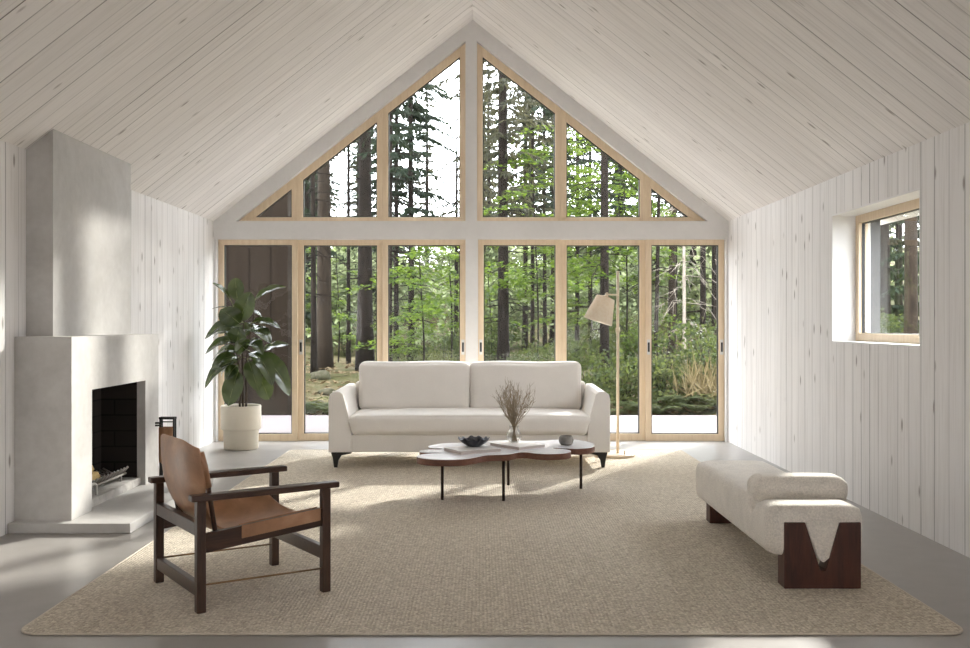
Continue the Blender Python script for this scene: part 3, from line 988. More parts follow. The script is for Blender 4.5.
# ---- sofa
so = thing('sofa', 'long off-white fabric sofa with two back cushions and flared arms', 'sofa', (-0.10, 8.95, RUGZ))
SX0, SX1, SY0, SY1 = -1.306, 1.106, 8.45, 9.45
sc = (SX0 + SX1) / 2
def arm_mb(sgn):
    # front profile (distance from the outer face, z): upright outside, leaning inside
    prof = [(0.0, .142), (0.0, .60), (0.012, .640), (0.045, .662), (0.095, .662), (0.122, .640), (0.136, .590), (0.160, .50), (0.182, .42), (0.192, .34), (0.196, .142)]
    x = (lambda d: SX0 + d) if sgn < 0 else (lambda d: SX1 - d)
    rows = []
    ys = [SY0, SY0 + .004, SY0 + .02, SY0 + .08, 8.75, 9.05, 9.30, SY1 - .03, SY1]
    m = MB()
    for y in ys:
        rise = 0.012 * smoothstep(8.45, 9.4, y)
        ins = 0.006 if y in (SY0, SY1) else 0.0
        cx = 0.09
        rows.append([(x(cx + (d - cx) * (1 - ins / .1)), y, (.4 + (z - .4) * (1 - ins / .26)) + rise * smoothstep(.3, .66, z)) for d, z in prof])
    vs = [[m.b.verts.new(p) for p in r] for r in rows]
    n = len(prof)
    for i in range(len(vs) - 1):
        for j in range(n):
            f = m.b.faces.new((vs[i][j], vs[i][(j + 1) % n], vs[i + 1][(j + 1) % n], vs[i + 1][j]))
            f.smooth = True
    m.b.faces.new(vs[0]); m.b.faces.new(vs[-1][::-1])
    return m
for sgn in (-1, 1):
    arm_mb(sgn).build('arm', M['sofa'], so, bevel=0.006)
MB().box(SX0 + .19, SX1 - .19, SY0 + .02, SY1 - .02, .142, .292).build('base_frame', M['sofa'], so, bevel=0.012, segs=3)
MB().box(SX0 + .12, SX1 - .12, SY1 - .17, SY1 - .01, .142, .70).build('back_frame', M['sofa'], so, bevel=0.03, segs=3)
def seat_warp(p):
    # the cushion sides follow the leaning arms
    e = (p.x - sc) / ((SX1 - SX0) / 2 - .19)
    return (p.x + .045 * e * smoothstep(.33, .46, p.z), p.y, p.z - 0.01 * smoothstep(.9, 1, abs(e)))
cushion_mb((sc, 8.83, .375), (SX1 - SX0 - .385, .80, .160), .045, (0.004, 0.012, 0.022), 20, seat_warp).build('seat_cushion', M['sofa'], so)
def lean(p):
    t = (p.z - .45) / .45
    return (p.x, p.y + .13 * t + 0.012 * math.sin(p.x * 7) * 0, p.z)
for x0, x1 in ((-1.128, -.107), (-.097, .925)):
    def lw(p, x0=x0, x1=x1):
        q = lean(p)
        e = 2 * (p.x - x0) / (x1 - x0) - 1
        up = smoothstep(.60, .9, p.z)
        wr = .006 * math.sin(11 * p.x + 5 * p.z) * (1 - abs(e))
        return (q[0] + .012 * e * up, q[1] + wr, q[2] + .004 * math.sin(9 * p.x + x0))
    cushion_mb(((x0 + x1) / 2, 9.155, .664), (x1 - x0, .20, .440), .055, (0.004, 0.045, 0.006), 20, lw).build('back_cushion', M['sofa'], so)
for (px, py, sx, sy) in ((SX0 + .02, SY0 + .03, 1, 1), (SX1 - .02, SY0 + .03, -1, 1), (SX0 + .02, SY1 - .03, 1, -1), (SX1 - .02, SY1 - .03, -1, -1)):
    m = MB()
    prof = [(0.035, RUGZ), (0.062, RUGZ), (0.072, .070), (0.10, .112), (0.185, .130), (0.185, .1415), (0.012, .1415), (0.012, .128), (.024, .09)]
    poly = [(px + sx * (d - .012), z) for d, z in prof]
    m.prism(poly, 'y', py, py + sy * .030)
    m.build('leg', M['black'], so, bevel=0.002)

so.location.y -= 0.06

# ---- coffee table
ct = thing('coffee_table', 'cloud shaped coffee table with pale top and walnut edge', 'coffee table', (.2, 7.0, RUGZ))
TZ = 0.340
out = [(-.440, 6.74), (-.40, 6.655), (-.33, 6.60), (-.24, 6.578), (-.13, 6.60), (-.05, 6.68), (.02, 6.79), (.09, 6.825), (.157, 6.835), (.21, 6.87), (.262, 6.955), (.32, 6.96), (.39, 6.90),
       (.47, 6.87), (.57, 6.90), (.632, 6.98), (.638, 7.06), (.60, 7.12), (.545, 7.145), (.515, 7.18), (.535, 7.205), (.62, 7.175), (.70, 7.155), (.79, 7.20), (.845, 7.32), (.845, 7.46),
       (.80, 7.60), (.72, 7.69), (.60, 7.69), (.48, 7.64), (.36, 7.62), (.24, 7.66), (.11, 7.63), (.02, 7.53), (-.08, 7.47), (-.19, 7.49), (-.30, 7.44),
       (-.375, 7.33), (-.385, 7.23), (-.345, 7.165), (-.295, 7.155), (-.275, 7.13), (-.30, 7.105), (-.37, 7.10), (-.425, 7.06), (-.435, 6.985), (-.39, 6.94), (-.32, 6.935), (-.27, 6.915), (-.275, 6.89), (-.34, 6.885), (-.41, 6.83)]
ol = [(p.x, p.y) for p in catmull([Vector((a, b, 0)) for a, b in out], 5)]
MB().prism(ol, 'z', TZ - .046, TZ - .004).build('table_edge', M['edge'], ct)
MB().prism(ol, 'z', TZ - .004, TZ).build('table_top', M['tabletop'], ct)
for x, y in ((-.272, 6.93), (.157, 6.885), (.2086, 7.55), (.749, 7.39)):
    MB().tube([(x, y, RUGZ), (x, y, TZ - .046)], 0.0105, 12).build('leg', M['bronze'], ct)

def book(cx, cy, ang, lx, ly, z0, h, label):
    b = thing('book', label, 'book', (cx, cy, z0), 'books on the coffee table')
    b.rotation_euler = (0, 0, R(ang))
    def put(mb, n, mt):
        o = mb.build(n, mt, None, bevel=0.001); o.parent = b
    m = MB(); m.box(-lx / 2, lx / 2, -ly / 2, ly / 2, 0, .003); m.box(-lx / 2, lx / 2, -ly / 2, ly / 2, h - .003, h); m.box(-lx / 2, lx / 2, ly / 2 - .003, ly / 2, .003, h - .003)
    put(m, 'cover', M['bookcover'])
    put(MB().box(-lx / 2 + .004, lx / 2 - .004, -ly / 2 + .004, ly / 2 - .0035, .003, h - .003), 'pages', M['paper'])
book(-.06, 6.985, 30, .33, .245, TZ + .0002, .026, 'white book under the dark metal bowl')
book(.265, 7.25, -51.5, .335, .25, TZ + .0002, .024, 'white book under the glass vase of twigs')

m = MB()
bc = (-.050, 7.07, TZ + .0267)
seg = 44
def ruf(i, a, r, z):
    k = max(0, (r - .05) / .07)
    return r * (1 + .06 * k * math.sin(9 * a)), z + .009 * k * math.sin(11 * a + .7) + .004 * k * math.sin(5 * a)
m.lathe([(0.0, 0.0), (.045, 0.0), (.060, .012), (.090, .034), (.108, .052), (.112, .058), (.104, .056), (.086, .038), (.056, .018), (.03, .010), (0.0, .009)], bc, seg, None, ruf)
tag(m.build('metal_bowl', M['gunmetal']), 'dark ruffled metal bowl resting on a white book', 'bowl')

vz = TZ + .0244
vc = (.245, 7.31, vz)
t = NT('clear_vase_glass')
gl = t.n('ShaderNodeBsdfGlass'); gl.inputs['IOR'].default_value = 1.3; gl.inputs['Roughness'].default_value = 0.0; t.put(gl.inputs['Color'], (.93, .94, .93))
trn = t.n('ShaderNodeBsdfTransparent'); t.put(trn.inputs['Color'], (.95, .95, .95)); mxv = t.n('ShaderNodeMixShader'); mxv.inputs[0].default_value = .72
t.link(gl.outputs[0], mxv.inputs[1]); t.link(trn.outputs[0], mxv.inputs[2])
M['vase'] = t.done(mxv.outputs[0])
m = MB()
m.lathe([(0, 0), (.034, 0), (.050, .018), (.056, .045), (.050, .075), (.037, .098), (.033, .112), (.037, .124), (.035, .124), (.030, .112), (.034, .098), (.047, .075), (.053, .045), (.047, .020), (.032, .006), (0, .006)], vc, 40)
tag(m.build('glass_vase', M['vase']), 'round clear glass vase standing on a white book', 'vase')
m = MB()
rnd = random.Random(5)
for k in range(70):
    a = rnd.uniform(0, 2 * PI)
    tilt = rnd.uniform(.05, .74)
    L = rnd.uniform(.24, .36) * (1.06 - .35 * tilt)
    d = Vector((math.cos(a) * math.sin(tilt), math.sin(a) * math.sin(tilt), math.cos(tilt)))
    b0 = Vector((vc[0] - d.x * .03 + rnd.uniform(-.012, .012), vc[1] - d.y * .03 + rnd.uniform(-.012, .012), vz + .009))
    mid = Vector((vc[0] + d.x * .022, vc[1] + d.y * .022, vz + .118))
    w_ = lambda q: Vector((rnd.uniform(-q, q), rnd.uniform(-q, q), rnd.uniform(-q, q) * .5))
    ps = [b0, mid, mid + d * L * .3 + w_(.008), mid + d * L * .55 + w_(.014), mid + d * L * .8 + w_(.018), mid + d * L + Vector((0, 0, .03 * tilt)) + w_(.022)]
    cv = catmull(ps, 3, False)
    n_ = len(cv)
    m.tube(cv, [.0022 - .0014 * q / n_ for q in range(n_)], 5)
    for q in range(9):
        kk = rnd.randint(6, n_ - 2)
        bp = cv[kk]
        dd = (d + Vector((rnd.uniform(-.9, .9), rnd.uniform(-.9, .9), rnd.uniform(-.1, .5)))).normalized()
        e_ = bp + dd * rnd.uniform(.02, .06)
        m.tube([bp, (bp + e_) / 2 + w_(.004), e_], [.0010, .0008, .0005], 4)
tag(m.build('dried_twigs', M['twig']), 'bunch of dry brown twigs standing in the glass vase', 'dried twigs')

m = MB()
m.lathe([(0, 0), (.036, 0), (.050, .012), (.056, .034), (.052, .056), (.043, .068), (.038, .067), (.046, .052), (.048, .034), (.040, .016), (0, .012)], (.636, 7.365, TZ + .0002), 36)
tag(m.build('stone_cup', M['stone']), 'small round grey stone cup standing on the coffee table', 'cup')

# the table and what stands on it
for o_ in S.objects:
    if o_.parent is None and o_.get('category') in ('coffee table', 'book', 'bowl', 'vase', 'dried twigs', 'cup'):
        o_.location.y -= 0.045

# ---- bench
bn = thing('bench', 'long cream boucle bench with bolster on red brown block legs', 'bench', (1.57, 5.44, RUGZ))
bx0, bx1, by0, by1, bz0, bz1 = 1.341, 1.800, 4.585, 6.16, .152, .394
def seat(p):
    f = smoothstep(4.95, 4.78, p.y) * smoothstep(4.60, 4.75, p.y) if False else 0
    # the front block dips where the bolster is bedded in
    dip = math.exp(-((p.y - 4.865) / .045) ** 2) * smoothstep(.24, .375, p.z)
    return (p.x, p.y, p.z - .055 * dip)
def seatmesh():
    m = MB()
    nx, ny = 20, 60
    ys = [by0 + (by1 - by0) * (i / ny) ** 1.35 for i in range(ny + 1)]
    # cross sections along y: a superellipse ring, ends drawn in
    N = 44
    rings = []
    def ring(y, sh):
        hx, hz = (bx1 - bx0) / 2 - sh, (bz1 - bz0) / 2 - sh
        cx_, cz_ = (bx0 + bx1) / 2, (bz0 + bz1) / 2
        out = []
        for k in range(N):
            a = 2 * PI * k / N
            r = .052
            # rounded rectangle by casting
            c_, s_ = math.cos(a), math.sin(a)
            e = 7.0
            rr_ = (abs(c_ / hx) ** e + abs(s_ / hz) ** e) ** (-1 / e)
            p = Vector((cx_ + rr_ * c_, y, cz_ + rr_ * s_))
            out.append(seat(p))
        return out
    R_ = .055
    for k in range(7):
        a = PI / 2 * k / 6
        rings.append(ring(by0 + R_ * (1 - math.sin(a)), R_ * (1 - math.cos(a))) if False else ring(by0 + R_ * (1 - math.sin(a)), R_ * (1 - math.cos(PI / 2 - a)) * 0 + R_ * (1 - math.sqrt(max(0, 1 - (1 - math.sin(a)) ** 2)))))
    rings = rings[:]
    ysm = [y for y in ys if by0 + R_ < y < by1 - R_]
    body = [ring(by0 + R_ * t_, R_ * (1 - math.sqrt(1 - (1 - t_) ** 2))) for t_ in (0, .08, .2, .4, .65, 1)]
    body += [ring(y, 0) for y in ysm]
    body += [ring(by1 - R_ * t_, R_ * (1 - math.sqrt(1 - (1 - t_) ** 2))) for t_ in (1, .65, .4, .2, .08, 0)]
    vs = [[m.b.verts.new(p) for p in r] for r in body]
    for i in range(len(vs) - 1):
        for k in range(N):
            f = m.b.faces.new((vs[i][k], vs[i][(k + 1) % N], vs[i + 1][(k + 1) % N], vs[i + 1][k]))
            f.smooth = True
    m.b.faces.new(vs[0]).smooth = True
    m.b.faces.new(vs[-1][::-1]).smooth = True
    return m
seatmesh().build('seat', M['boucle'], bn)
# upholstered wedge filling the notch of each leg
def block_leg(y0, y1):
    lx0, lx1 = 1.417, 1.776
    zt = .318
    xm0, xm1, xn = lx0 + .098, lx1 - .100, (lx0 + lx1) / 2 + .002
    poly = [(lx0, RUGZ), (lx1, RUGZ), (lx1, zt), (xm1, zt), (xn + .012, .094), (xn - .012, .094), (xm0, zt), (lx0, zt)]
    MB().prism(poly, 'y', y0, y1).build('leg', M['mahogany'], bn, bevel=0.004)
    w = [(xm0 + .012, zt + .01), (xm0 + .004, zt - .008), (xn - .022, .150), (xn + .004, .128), (xn + .030, .150), (xm1 - .004, zt - .008), (xm1 - .012, zt + .01)]
    return w
w = block_leg(4.577, 4.681)
MB().prism(w, 'y', 4.5795, 4.665).build('end_wedge', M['boucle'], bn, bevel=0.006)
w = block_leg(6.07, 6.166)
MB().prism(w, 'y', 6.09, 6.1635).build('end_wedge', M['boucle'], bn, bevel=0.006)
def bol(p):
    s_ = 1 + .0 * p.z
    t_ = smoothstep(.30, .42, p.z)
    return (1.582 + (p.x - 1.582) * (0.985 + .03 * t_), 4.975 + (p.y - 4.975) * (0.55 + .45 * t_), p.z)
cushion_mb((1.600, 4.965, .390), (.462, .20, .176), .052, (0.004, 0.006, 0.008), 18, bol).build('bolster', M['boucle'], bn)

# ---- floor lamp
lp = thing('floor_lamp', 'slender ivory floor lamp with tilted cone shade', 'lamp', (1.252, 9.15, RUGZ))
MB().lathe([(0, 0), (.178, 0), (.182, .006), (.182, .020), (.176, .026), (0, .026)], (1.252, 9.15, RUGZ), 48).build('base', M['ivory'], lp)
px_ = 1.277
MB().tube([(px_, 9.15, RUGZ + .026), (px_, 9.15, 1.735)], .0135, 16).build('pole', M['ivory'], lp)
MB().lathe([(.0135, 0), (.020, .002), (.020, .045), (.0135, .047)], (px_, 9.15, 1.16), 20).build('collar', M['ivory'], lp)
top_c, bot_c = W(605.7, 297.5, 9.07), W(597.8, 321.5, 9.07)
ax = (bot_c - top_c)
Ls = ax.length
q = ax.normalized().to_track_quat('-Z', 'Y').to_matrix().to_4x4()
LMx = Matrix.Translation(top_c) @ q
m = MB()
m.lathe([(.086, 0), (.138, -Ls), (.135, -Ls), (.083, -.003)], (0, 0, 0), 48, LMx)
m.b.faces.ensure_lookup_table()
caps = [f for f in m.b.faces if len(f.verts) > 10]
bmesh.ops.delete(m.b, geom=caps, context='FACES_ONLY')
m.build('lamp_shade', M['shade'], lp)
m = MB()
m.lathe([(.084, -.001), (.030, .012), (.016, .018), (.016, .030), (.009, .048), (0, .050)], (0, 0, 0), 32, LMx)
m.build('shade_cap', M['ivory'], lp)
e0 = LMx @ Vector((0, 0, .030))
MB().tube([e0, Vector((px_, 9.11, e0.z - .004)), Vector((px_, 9.15, e0.z - .004))], .008, 10).build('arm', M['ivory'], lp)
MB().lathe([(0, 0), (.009, 0), (.009, .035), (0, .038)], (1.327, 9.06, RUGZ + .026), 14).build('foot_switch', M['ivory'], lp)

# ---- potted plant
PX, PY = -2.385, 9.74
pl = thing('potted_plant', 'tall broad leaved plant in stepped cream pot by the doors', 'plant', (PX, PY, 0))
m = MB()
m.lathe([(0, 0.001), (.160, .001), (.168, .008), (.172, .185), (.190, .198), (.197, .21), (.197, .425), (.191, .434), (.181, .430), (.178, .40), (.176, .36)], (PX, PY, 0), 56)
m.build('pot', M['pot'], pl)
MB().lathe([(.177, .385), (.10, .398), (0, .402)], (PX, PY, 0), 36).build('soil', M['soil'], pl)
def PP(cx, cy, dy=0.0):
    """crop pixels of the plant's close-up, dy metres in front of (-) or behind the stem"""
    return W(200 + cx / 4.47, 265 + cy / 4.47, PY + dy)
stems = [[PP(178, 640), PP(178, 560), PP(172, 470), PP(165, 380), PP(155, 270), PP(150, 190)],
         [PP(192, 640, .02), PP(192, 560, .02), PP(190, 460, .02), PP(190, 340, .02), PP(195, 240, .02), PP(180, 160, .02)],
         [PP(206, 640, -.02), PP(207, 560, -.02), PP(205, 460, -.02), PP(215, 360, -.02), PP(235, 250, -.02), PP(243, 170, -.02)]]
for i, s_ in enumerate(stems):
    s_[0].z = .39
    MB().tube(catmull(s_, 5, False), [.012 - .007 * k / 25 for k in range(26)], 8).build('stem', M['stem'], pl)
LEAVES = [  # base, tip, half width (crop px), tip depth, droop, face tilt
    ((133, 150), (55, 72), 20, -.10, .02, .9), ((168, 160), (158, 48), 30, .06, .02, .2), ((243, 160), (385, 78), 26, .05, .05, .8),
    ((178, 250), (228, 112), 38, -.12, .02, .05), ((178, 262), (92, 178), 40, -.14, .05, .1), ((120, 190), (50, 194), 14, .12, .01, 1.1),
    ((165, 285), (22, 290), 30, -.10, .10, .6), ((165, 310), (58, 296), 30, .08, .08, .7), ((170, 350), (24, 362), 28, -.12, .09, .7),
    ((172, 390), (55, 396), 28, .10, .08, .7), ((168, 410), (50, 445), 30, -.14, .06, .6), ((160, 430), (22, 515), 26, -.04, .09, .6),
    ((200, 300), (316, 318), 42, -.22, .08, 1.15), ((215, 268), (360, 256), 26, -.06, .07, .8), ((262, 400), (398, 340), 28, -.08, .04, .8),
    ((225, 390), (325, 500), 36, -.24, .10, .9), ((235, 405), (402, 530), 44, -.05, .14, .7), ((172, 475), (126, 622), 38, -.12, .02, .25),
    ((215, 430), (262, 545), 30, -.22, .05, .5), ((205, 230), (296, 242), 32, .10, .10, 1.0), ((165, 350), (178, 268), 36, -.18, .02, .1),
    ((168, 450), (118, 502), 24, -.10, .03, .4), ((262, 500), (308, 578), 34, .06, .06, .4), ((200, 350), (282, 372), 34, -.16, .07, .9),
    ((190, 320), (262, 250), 32, .16, .06, .6), ((190, 330), (110, 262), 32, .18, .06, .5), ((205, 380), (160, 330), 34, -.24, .03, .3),
    ((215, 420), (340, 430), 30, .16, .10, .7), ((180, 420), (95, 470), 30, .16, .08, .5)]
lm, rm = MB(), MB()
def leaf(base, tip, hw, droop, tilt):
    base, tip = Vector(base), Vector(tip)
    ax = tip - base
    L = ax.length
    t = ax.normalized()
    # face normal: between facing the viewer and facing up
    nrm = (Vector((0, -1, 0)) * (1 - min(1, tilt) * .75) + Vector((0, 0, 1)) * tilt).normalized()
    s_ = t.cross(nrm).normalized()
    nrm = s_.cross(t).normalized()
    if nrm.z < 0 and tilt > .5: nrm = -nrm
    rows = []
    n = 12
    mids = []
    for i in range(n + 1):
        u = i / n
        w = 1.22 * hw * (math.sin(PI * min(1, u ** .95)) ** .56) if 0 < u < 1 else 0.001
        w = max(w, .0012)
        c = base + ax * u + nrm * (droop * 2.6 * u * (1 - u)) + Vector((0, 0, -droop * .9 * u * u))
        mids.append(c + nrm * .0015)
        line = []
        for k in range(-3, 4):
            e = k / 3
            line.append(c + s_ * w * e + nrm * (w * (.30 * abs(e) - .10 * e * e) + .06 * w * math.sin(u * 17 + k)))
        rows.append(line)
    lm.grid(rows)
    rm.tube(mids, [.0030 - .0022 * i / n for i in range(n + 1)], 5)
allst = [p for s_ in stems for p in catmull(s_, 5, False)]
for (b, tp, hw, dep, droop, tilt) in LEAVES:
    B = PP(*b, dep * .35)
    T = PP(*tp, dep)
    leaf(B, T, hw / 4.47 * PY / FP, droop, tilt)
    near = min(allst, key=lambda p: (p - B).length)
    rm.tube([near, (near + B) / 2 + Vector((0, 0, .01)), B], [.0045, .004, .0032], 6)
lm.build('foliage', M['ficus'], pl)
rm.build('petioles', M['ficus_rib'], pl)

# ================================================================== the forest
def quads(name, P, mat, parent, **kw):
    """P: (n,4,3) array of leaf corners"""
    P = np.asarray(P, dtype=np.float32)
    n = len(P)
    me = bpy.data.meshes.new(name)
    me.vertices.add(4 * n)
    me.vertices.foreach_set('co', P.reshape(-1))
    me.loops.add(4 * n)
    me.loops.foreach_set('vertex_index', np.arange(4 * n, dtype=np.int32))
    me.polygons.add(n)
    me.polygons.foreach_set('loop_start', np.arange(0, 4 * n, 4, dtype=np.int32))
    me.polygons.foreach_set('loop_total', np.full(n, 4, dtype=np.int32))
    me.update()
    me.validate()
    me.materials.append(mat)
    o = bpy.data.objects.new(name, me)
    C.objects.link(o)
    o.parent = parent
    return o

def diamonds(base, d, side, L, w, curl=None):
    """arrays (n,3) base, direction, side; L, w (n,)"""
    L = L[:, None]; w = w[:, None]
    a = base
    c = base + d * L
    mid = base + d * L * .45
    return np.stack([a, mid + side * w, c, mid - side * w], axis=1)

def unit(v):
    return v / np.maximum(np.linalg.norm(v, axis=1, keepdims=True), 1e-9)

def trunk_mb(h, r, lean=0.0, seg=12, rng=None, bend=.0):
    m = MB()
    n = 14
    pts = []
    for i in range(n + 1):
        t = i / n
        pts.append((lean * h * t + bend * math.sin(t * 5), bend * math.cos(t * 4) - bend, h * t - .12 * (i == 0)))
    rad = [r * (1 - .72 * (i / n)) * (1.0 + .35 * math.exp(-i * 2.2)) for i in range(n + 1)]
    m.tube(pts, rad, seg)
    return m

def spruce_crown(h0, h1, reach, seed, per=5, gap=.34, dens=1.0):
    g = np.random.default_rng(seed)
    Ps = []
    h = h0
    while h < h1:
        for k in range(per):
            a = g.uniform(0, 2 * PI)
            L = reach * (1 - .85 * (h - h0) / (h1 - h0 + .01)) * g.uniform(.55, 1.0)
            if h < h0 + .18 * (h1 - h0): L *= g.uniform(.5, .95)
            n = int(max(6, L / .032) * dens)
            t = np.sort(g.uniform(.08, 1, n))
            out = np.array([math.cos(a), math.sin(a), 0.0])
            drop = g.uniform(.25, .5)
            base = out[None] * (t * L)[:, None]
            base[:, 2] = h + .10 * L * t - drop * L * t ** 2 * .9
            side = np.array([-math.sin(a), math.cos(a), 0.0])
            sg = g.choice([-1, 1], n)
            hang = g.uniform(.2, 1.3, n)
            d = unit(out[None] * g.uniform(.3, 1.0, n)[:, None] + side[None] * (sg * g.uniform(.2, 1.0, n))[:, None] + np.array([0, 0, -1.0])[None] * hang[:, None])
            s2 = unit(np.cross(d, g.normal(size=(n, 3))))
            ln = g.uniform(.09, .25, n) * (1.15 - .5 * t)
            Ps.append(diamonds(base, d, s2, ln, ln * g.uniform(.10, .2, n)))
            # the branch wood as a thin run of quads
            q = np.linspace(0, 1, 6)
            bp = out[None] * (q * L)[:, None]
            bp[:, 2] = h + .10 * L * q - drop * L * q ** 2 * .9
            seg = np.stack([bp[:-1] + [0, 0, .010], bp[1:] + [0, 0, .006], bp[1:] - [0, 0, .006], bp[:-1] - [0, 0, .010]], axis=1)
            Ps.append(seg)
        h += gap * g.uniform(.7, 1.3)
    return np.concatenate(Ps)

def bare_twigs(m, h0, h1, seed, n=36, L0=1.0, sag=(.1, .5), thick=1.0):
    g = random.Random(seed)
    for k in range(n):
        h = g.uniform(h0, h1)
        a = g.uniform(0, 2 * PI)
        L = g.uniform(.4, 1) * L0
        d = Vector((math.cos(a), math.sin(a), 0))
        e = d * L + Vector((0, 0, h - L * g.uniform(*sag)))
        m.tube([(0, 0, h), d * L * .5 + Vector((0, 0, h - L * .05)), e], [.014 * thick, .009 * thick, .003], 4, caps=False)
        for q in range(3):
            b = (d * L * g.uniform(.35, .9)) + Vector((0, 0, h - L * .12))
            m.tube([b, b + Vector((d.x * .2 + g.uniform(-.3, .3), d.y * .2 + g.uniform(-.3, .3), -g.uniform(.05, .3)))], [.006, .002], 3, caps=False)
    return m

def beech_leaves(h0, h1, reach, seed, nb=16, per=90, arc=None, size=.085):
    g = np.random.default_rng(seed)
    Ps = []
    for k in range(nb):
        h = g.uniform(h0, h1)
        a = g.uniform(0, 2 * PI) if arc is None else g.uniform(*arc)
        L = reach * g.uniform(.5, 1.0)
        out = np.array([math.cos(a), math.sin(a), 0.0])
        side = np.array([-math.sin(a), math.cos(a), 0.0])
        t = g.uniform(.15, 1, per)
        sp = g.normal(0, .20, per) * (1.25 - t) * L * .8
        base = out[None] * (t * L)[:, None] + side[None] * sp[:, None]
        base[:, 2] = h + .12 * L * t - .25 * L * t ** 2 + g.normal(0, .035, per)
        d = unit(out[None] * .7 + side[None] * np.sign(sp)[:, None] * .7 + g.normal(0, .25, (per, 3)) + np.array([0, 0, -.15])[None])
        s2 = unit(np.cross(d, np.array([0, 0, 1.0])[None] + g.normal(0, .35, (per, 3))))
        ln = g.uniform(.7, 1.3, per) * size
        Ps.append(diamonds(base, d, s2, ln, ln * .34))
        q = np.linspace(0, 1, 6)
        bp = out[None] * (q * L)[:, None]
        bp[:, 2] = h + .12 * L * q - .25 * L * q ** 2
        Ps.append(np.stack([bp[:-1] + [0, 0, .005], bp[1:] + [0, 0, .004], bp[1:] - [0, 0, .004], bp[:-1] - [0, 0, .005]], axis=1))
    return np.concatenate(Ps)

def bush_leaves(w, h, seed, n=900, size=.10):
    g = np.random.default_rng(seed)
    # clumps of leaves at the ends of short shoots
    nc = 26
    cs = g.normal(0, .36, (nc, 3)) * np.array([w, w, 0]) + np.stack([np.zeros(nc), np.zeros(nc), g.uniform(.12, 1, nc) * h], 1)
    cs[:, 2] *= np.exp(-.5 * (np.hypot(cs[:, 0], cs[:, 1]) / (w * .75)) ** 2)
    idx = g.integers(0, nc, n)
    base = cs[idx] + g.normal(0, .13, (n, 3)) * np.array([w, w, h * .55])
    base[:, 2] = np.maximum(base[:, 2], .03)
    d = unit(g.normal(0, 1, (n, 3)) + np.array([0, 0, -.1])[None] + base * np.array([.6, .6, 0]))
    s2 = unit(np.cross(d, np.array([0, 0, 1.0])[None] + g.normal(0, .6, (n, 3))))
    ln = g.uniform(.6, 1.4, n) * size
    return diamonds(base, d, s2, ln, ln * .33)

def fern_leaves(seed, nf=13, L0=.75):
    g = np.random.default_rng(seed)
    Ps = []
    for k in range(nf):
        a = 2 * PI * k / nf + g.uniform(-.3, .3)
        L = L0 * g.uniform(.7, 1.15)
        n = 22
        t = np.linspace(.12, 1, n)
        out = np.array([math.cos(a), math.sin(a), 0.0])
        side = np.array([-math.sin(a), math.cos(a), 0.0])
        base = out[None] * (t * L * .85)[:, None]
        base[:, 2] = L * (.95 * t - .75 * t ** 2.2)
        for sg in (-1, 1):
            d = unit(side[None] * sg + out[None] * .45 + np.array([0, 0, -.15])[None] + g.normal(0, .08, (n, 3)))
            ln = .24 * L * np.sin(PI * np.clip(t * .92 + .06, 0, 1)) ** .8
            s2 = unit(np.cross(d, np.array([0, 0, 1.0])[None] + g.normal(0, .15, (n, 3))))
            Ps.append(diamonds(base, d, s2, ln, ln * .16))
    return np.concatenate(Ps)

def dup(src, loc, rz=0.0, sc=1.0, label=None):
    """a copy of a thing and of each of its parts"""
    c_ = src.copy(); C.objects.link(c_)
    c_.location = loc; c_.rotation_euler = (0, 0, rz); c_.scale = (sc, sc, sc)
    if label: c_['label'] = label
    for k in list(src.children):
        d_ = k.copy(); C.objects.link(d_); d_.parent = c_
    return c_

def put_trunk(mb, name, mat, parent):
    o = mb.build(name, mat, None)
    o.parent = parent
    return o

def at(px, Y):
    x = (px - VX) * Y / FP
    return (x, Y, gz(x, Y))

# --- the trees one can pick out: pixel, distance, trunk width in pixels, height, lean, crown
def spruce(px, Y, wpx, h, label, seed, lean=0.0, h0=None, reach=1.8, twigs=True, mat='spruce', bark='bark', dens=1.0, twig0=1.2):
    t_ = thing('spruce_tree', label, 'tree', at(px, Y), 'spruces behind the house')
    r = wpx * Y / FP / 2
    tm = trunk_mb(h, r * 1.06, lean)
    if twigs:
        bare_twigs(tm, twig0, (h0 or h * .6) + .5, seed, 34, 1.1)
    put_trunk(tm, 'trunk', M[bark], t_)
    if h0 is not None:
        quads('foliage', spruce_crown(h0, h, reach, seed, dens=dens), M[mat], t_)
    return t_

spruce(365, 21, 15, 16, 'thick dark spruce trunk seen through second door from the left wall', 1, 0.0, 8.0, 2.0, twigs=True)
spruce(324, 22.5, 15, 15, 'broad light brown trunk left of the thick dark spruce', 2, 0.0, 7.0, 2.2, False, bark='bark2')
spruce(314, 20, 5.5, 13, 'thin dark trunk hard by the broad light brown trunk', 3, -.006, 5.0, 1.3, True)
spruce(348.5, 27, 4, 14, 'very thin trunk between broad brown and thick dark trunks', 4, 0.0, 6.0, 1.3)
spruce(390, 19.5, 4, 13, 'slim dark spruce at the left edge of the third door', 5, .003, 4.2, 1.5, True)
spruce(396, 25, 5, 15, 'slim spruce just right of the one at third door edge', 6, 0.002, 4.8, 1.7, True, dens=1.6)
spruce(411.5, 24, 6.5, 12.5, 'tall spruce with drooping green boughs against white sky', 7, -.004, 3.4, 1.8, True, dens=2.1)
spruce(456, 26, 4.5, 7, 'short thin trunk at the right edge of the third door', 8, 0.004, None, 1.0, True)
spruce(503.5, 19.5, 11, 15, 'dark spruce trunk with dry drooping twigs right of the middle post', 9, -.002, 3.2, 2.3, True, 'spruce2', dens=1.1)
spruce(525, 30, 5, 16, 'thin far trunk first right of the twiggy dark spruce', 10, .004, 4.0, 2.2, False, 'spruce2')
spruce(532.5, 27, 4, 15, 'thin far trunk second right of the twiggy dark spruce', 11, .0, 4.0, 2.0, True, 'spruce2')
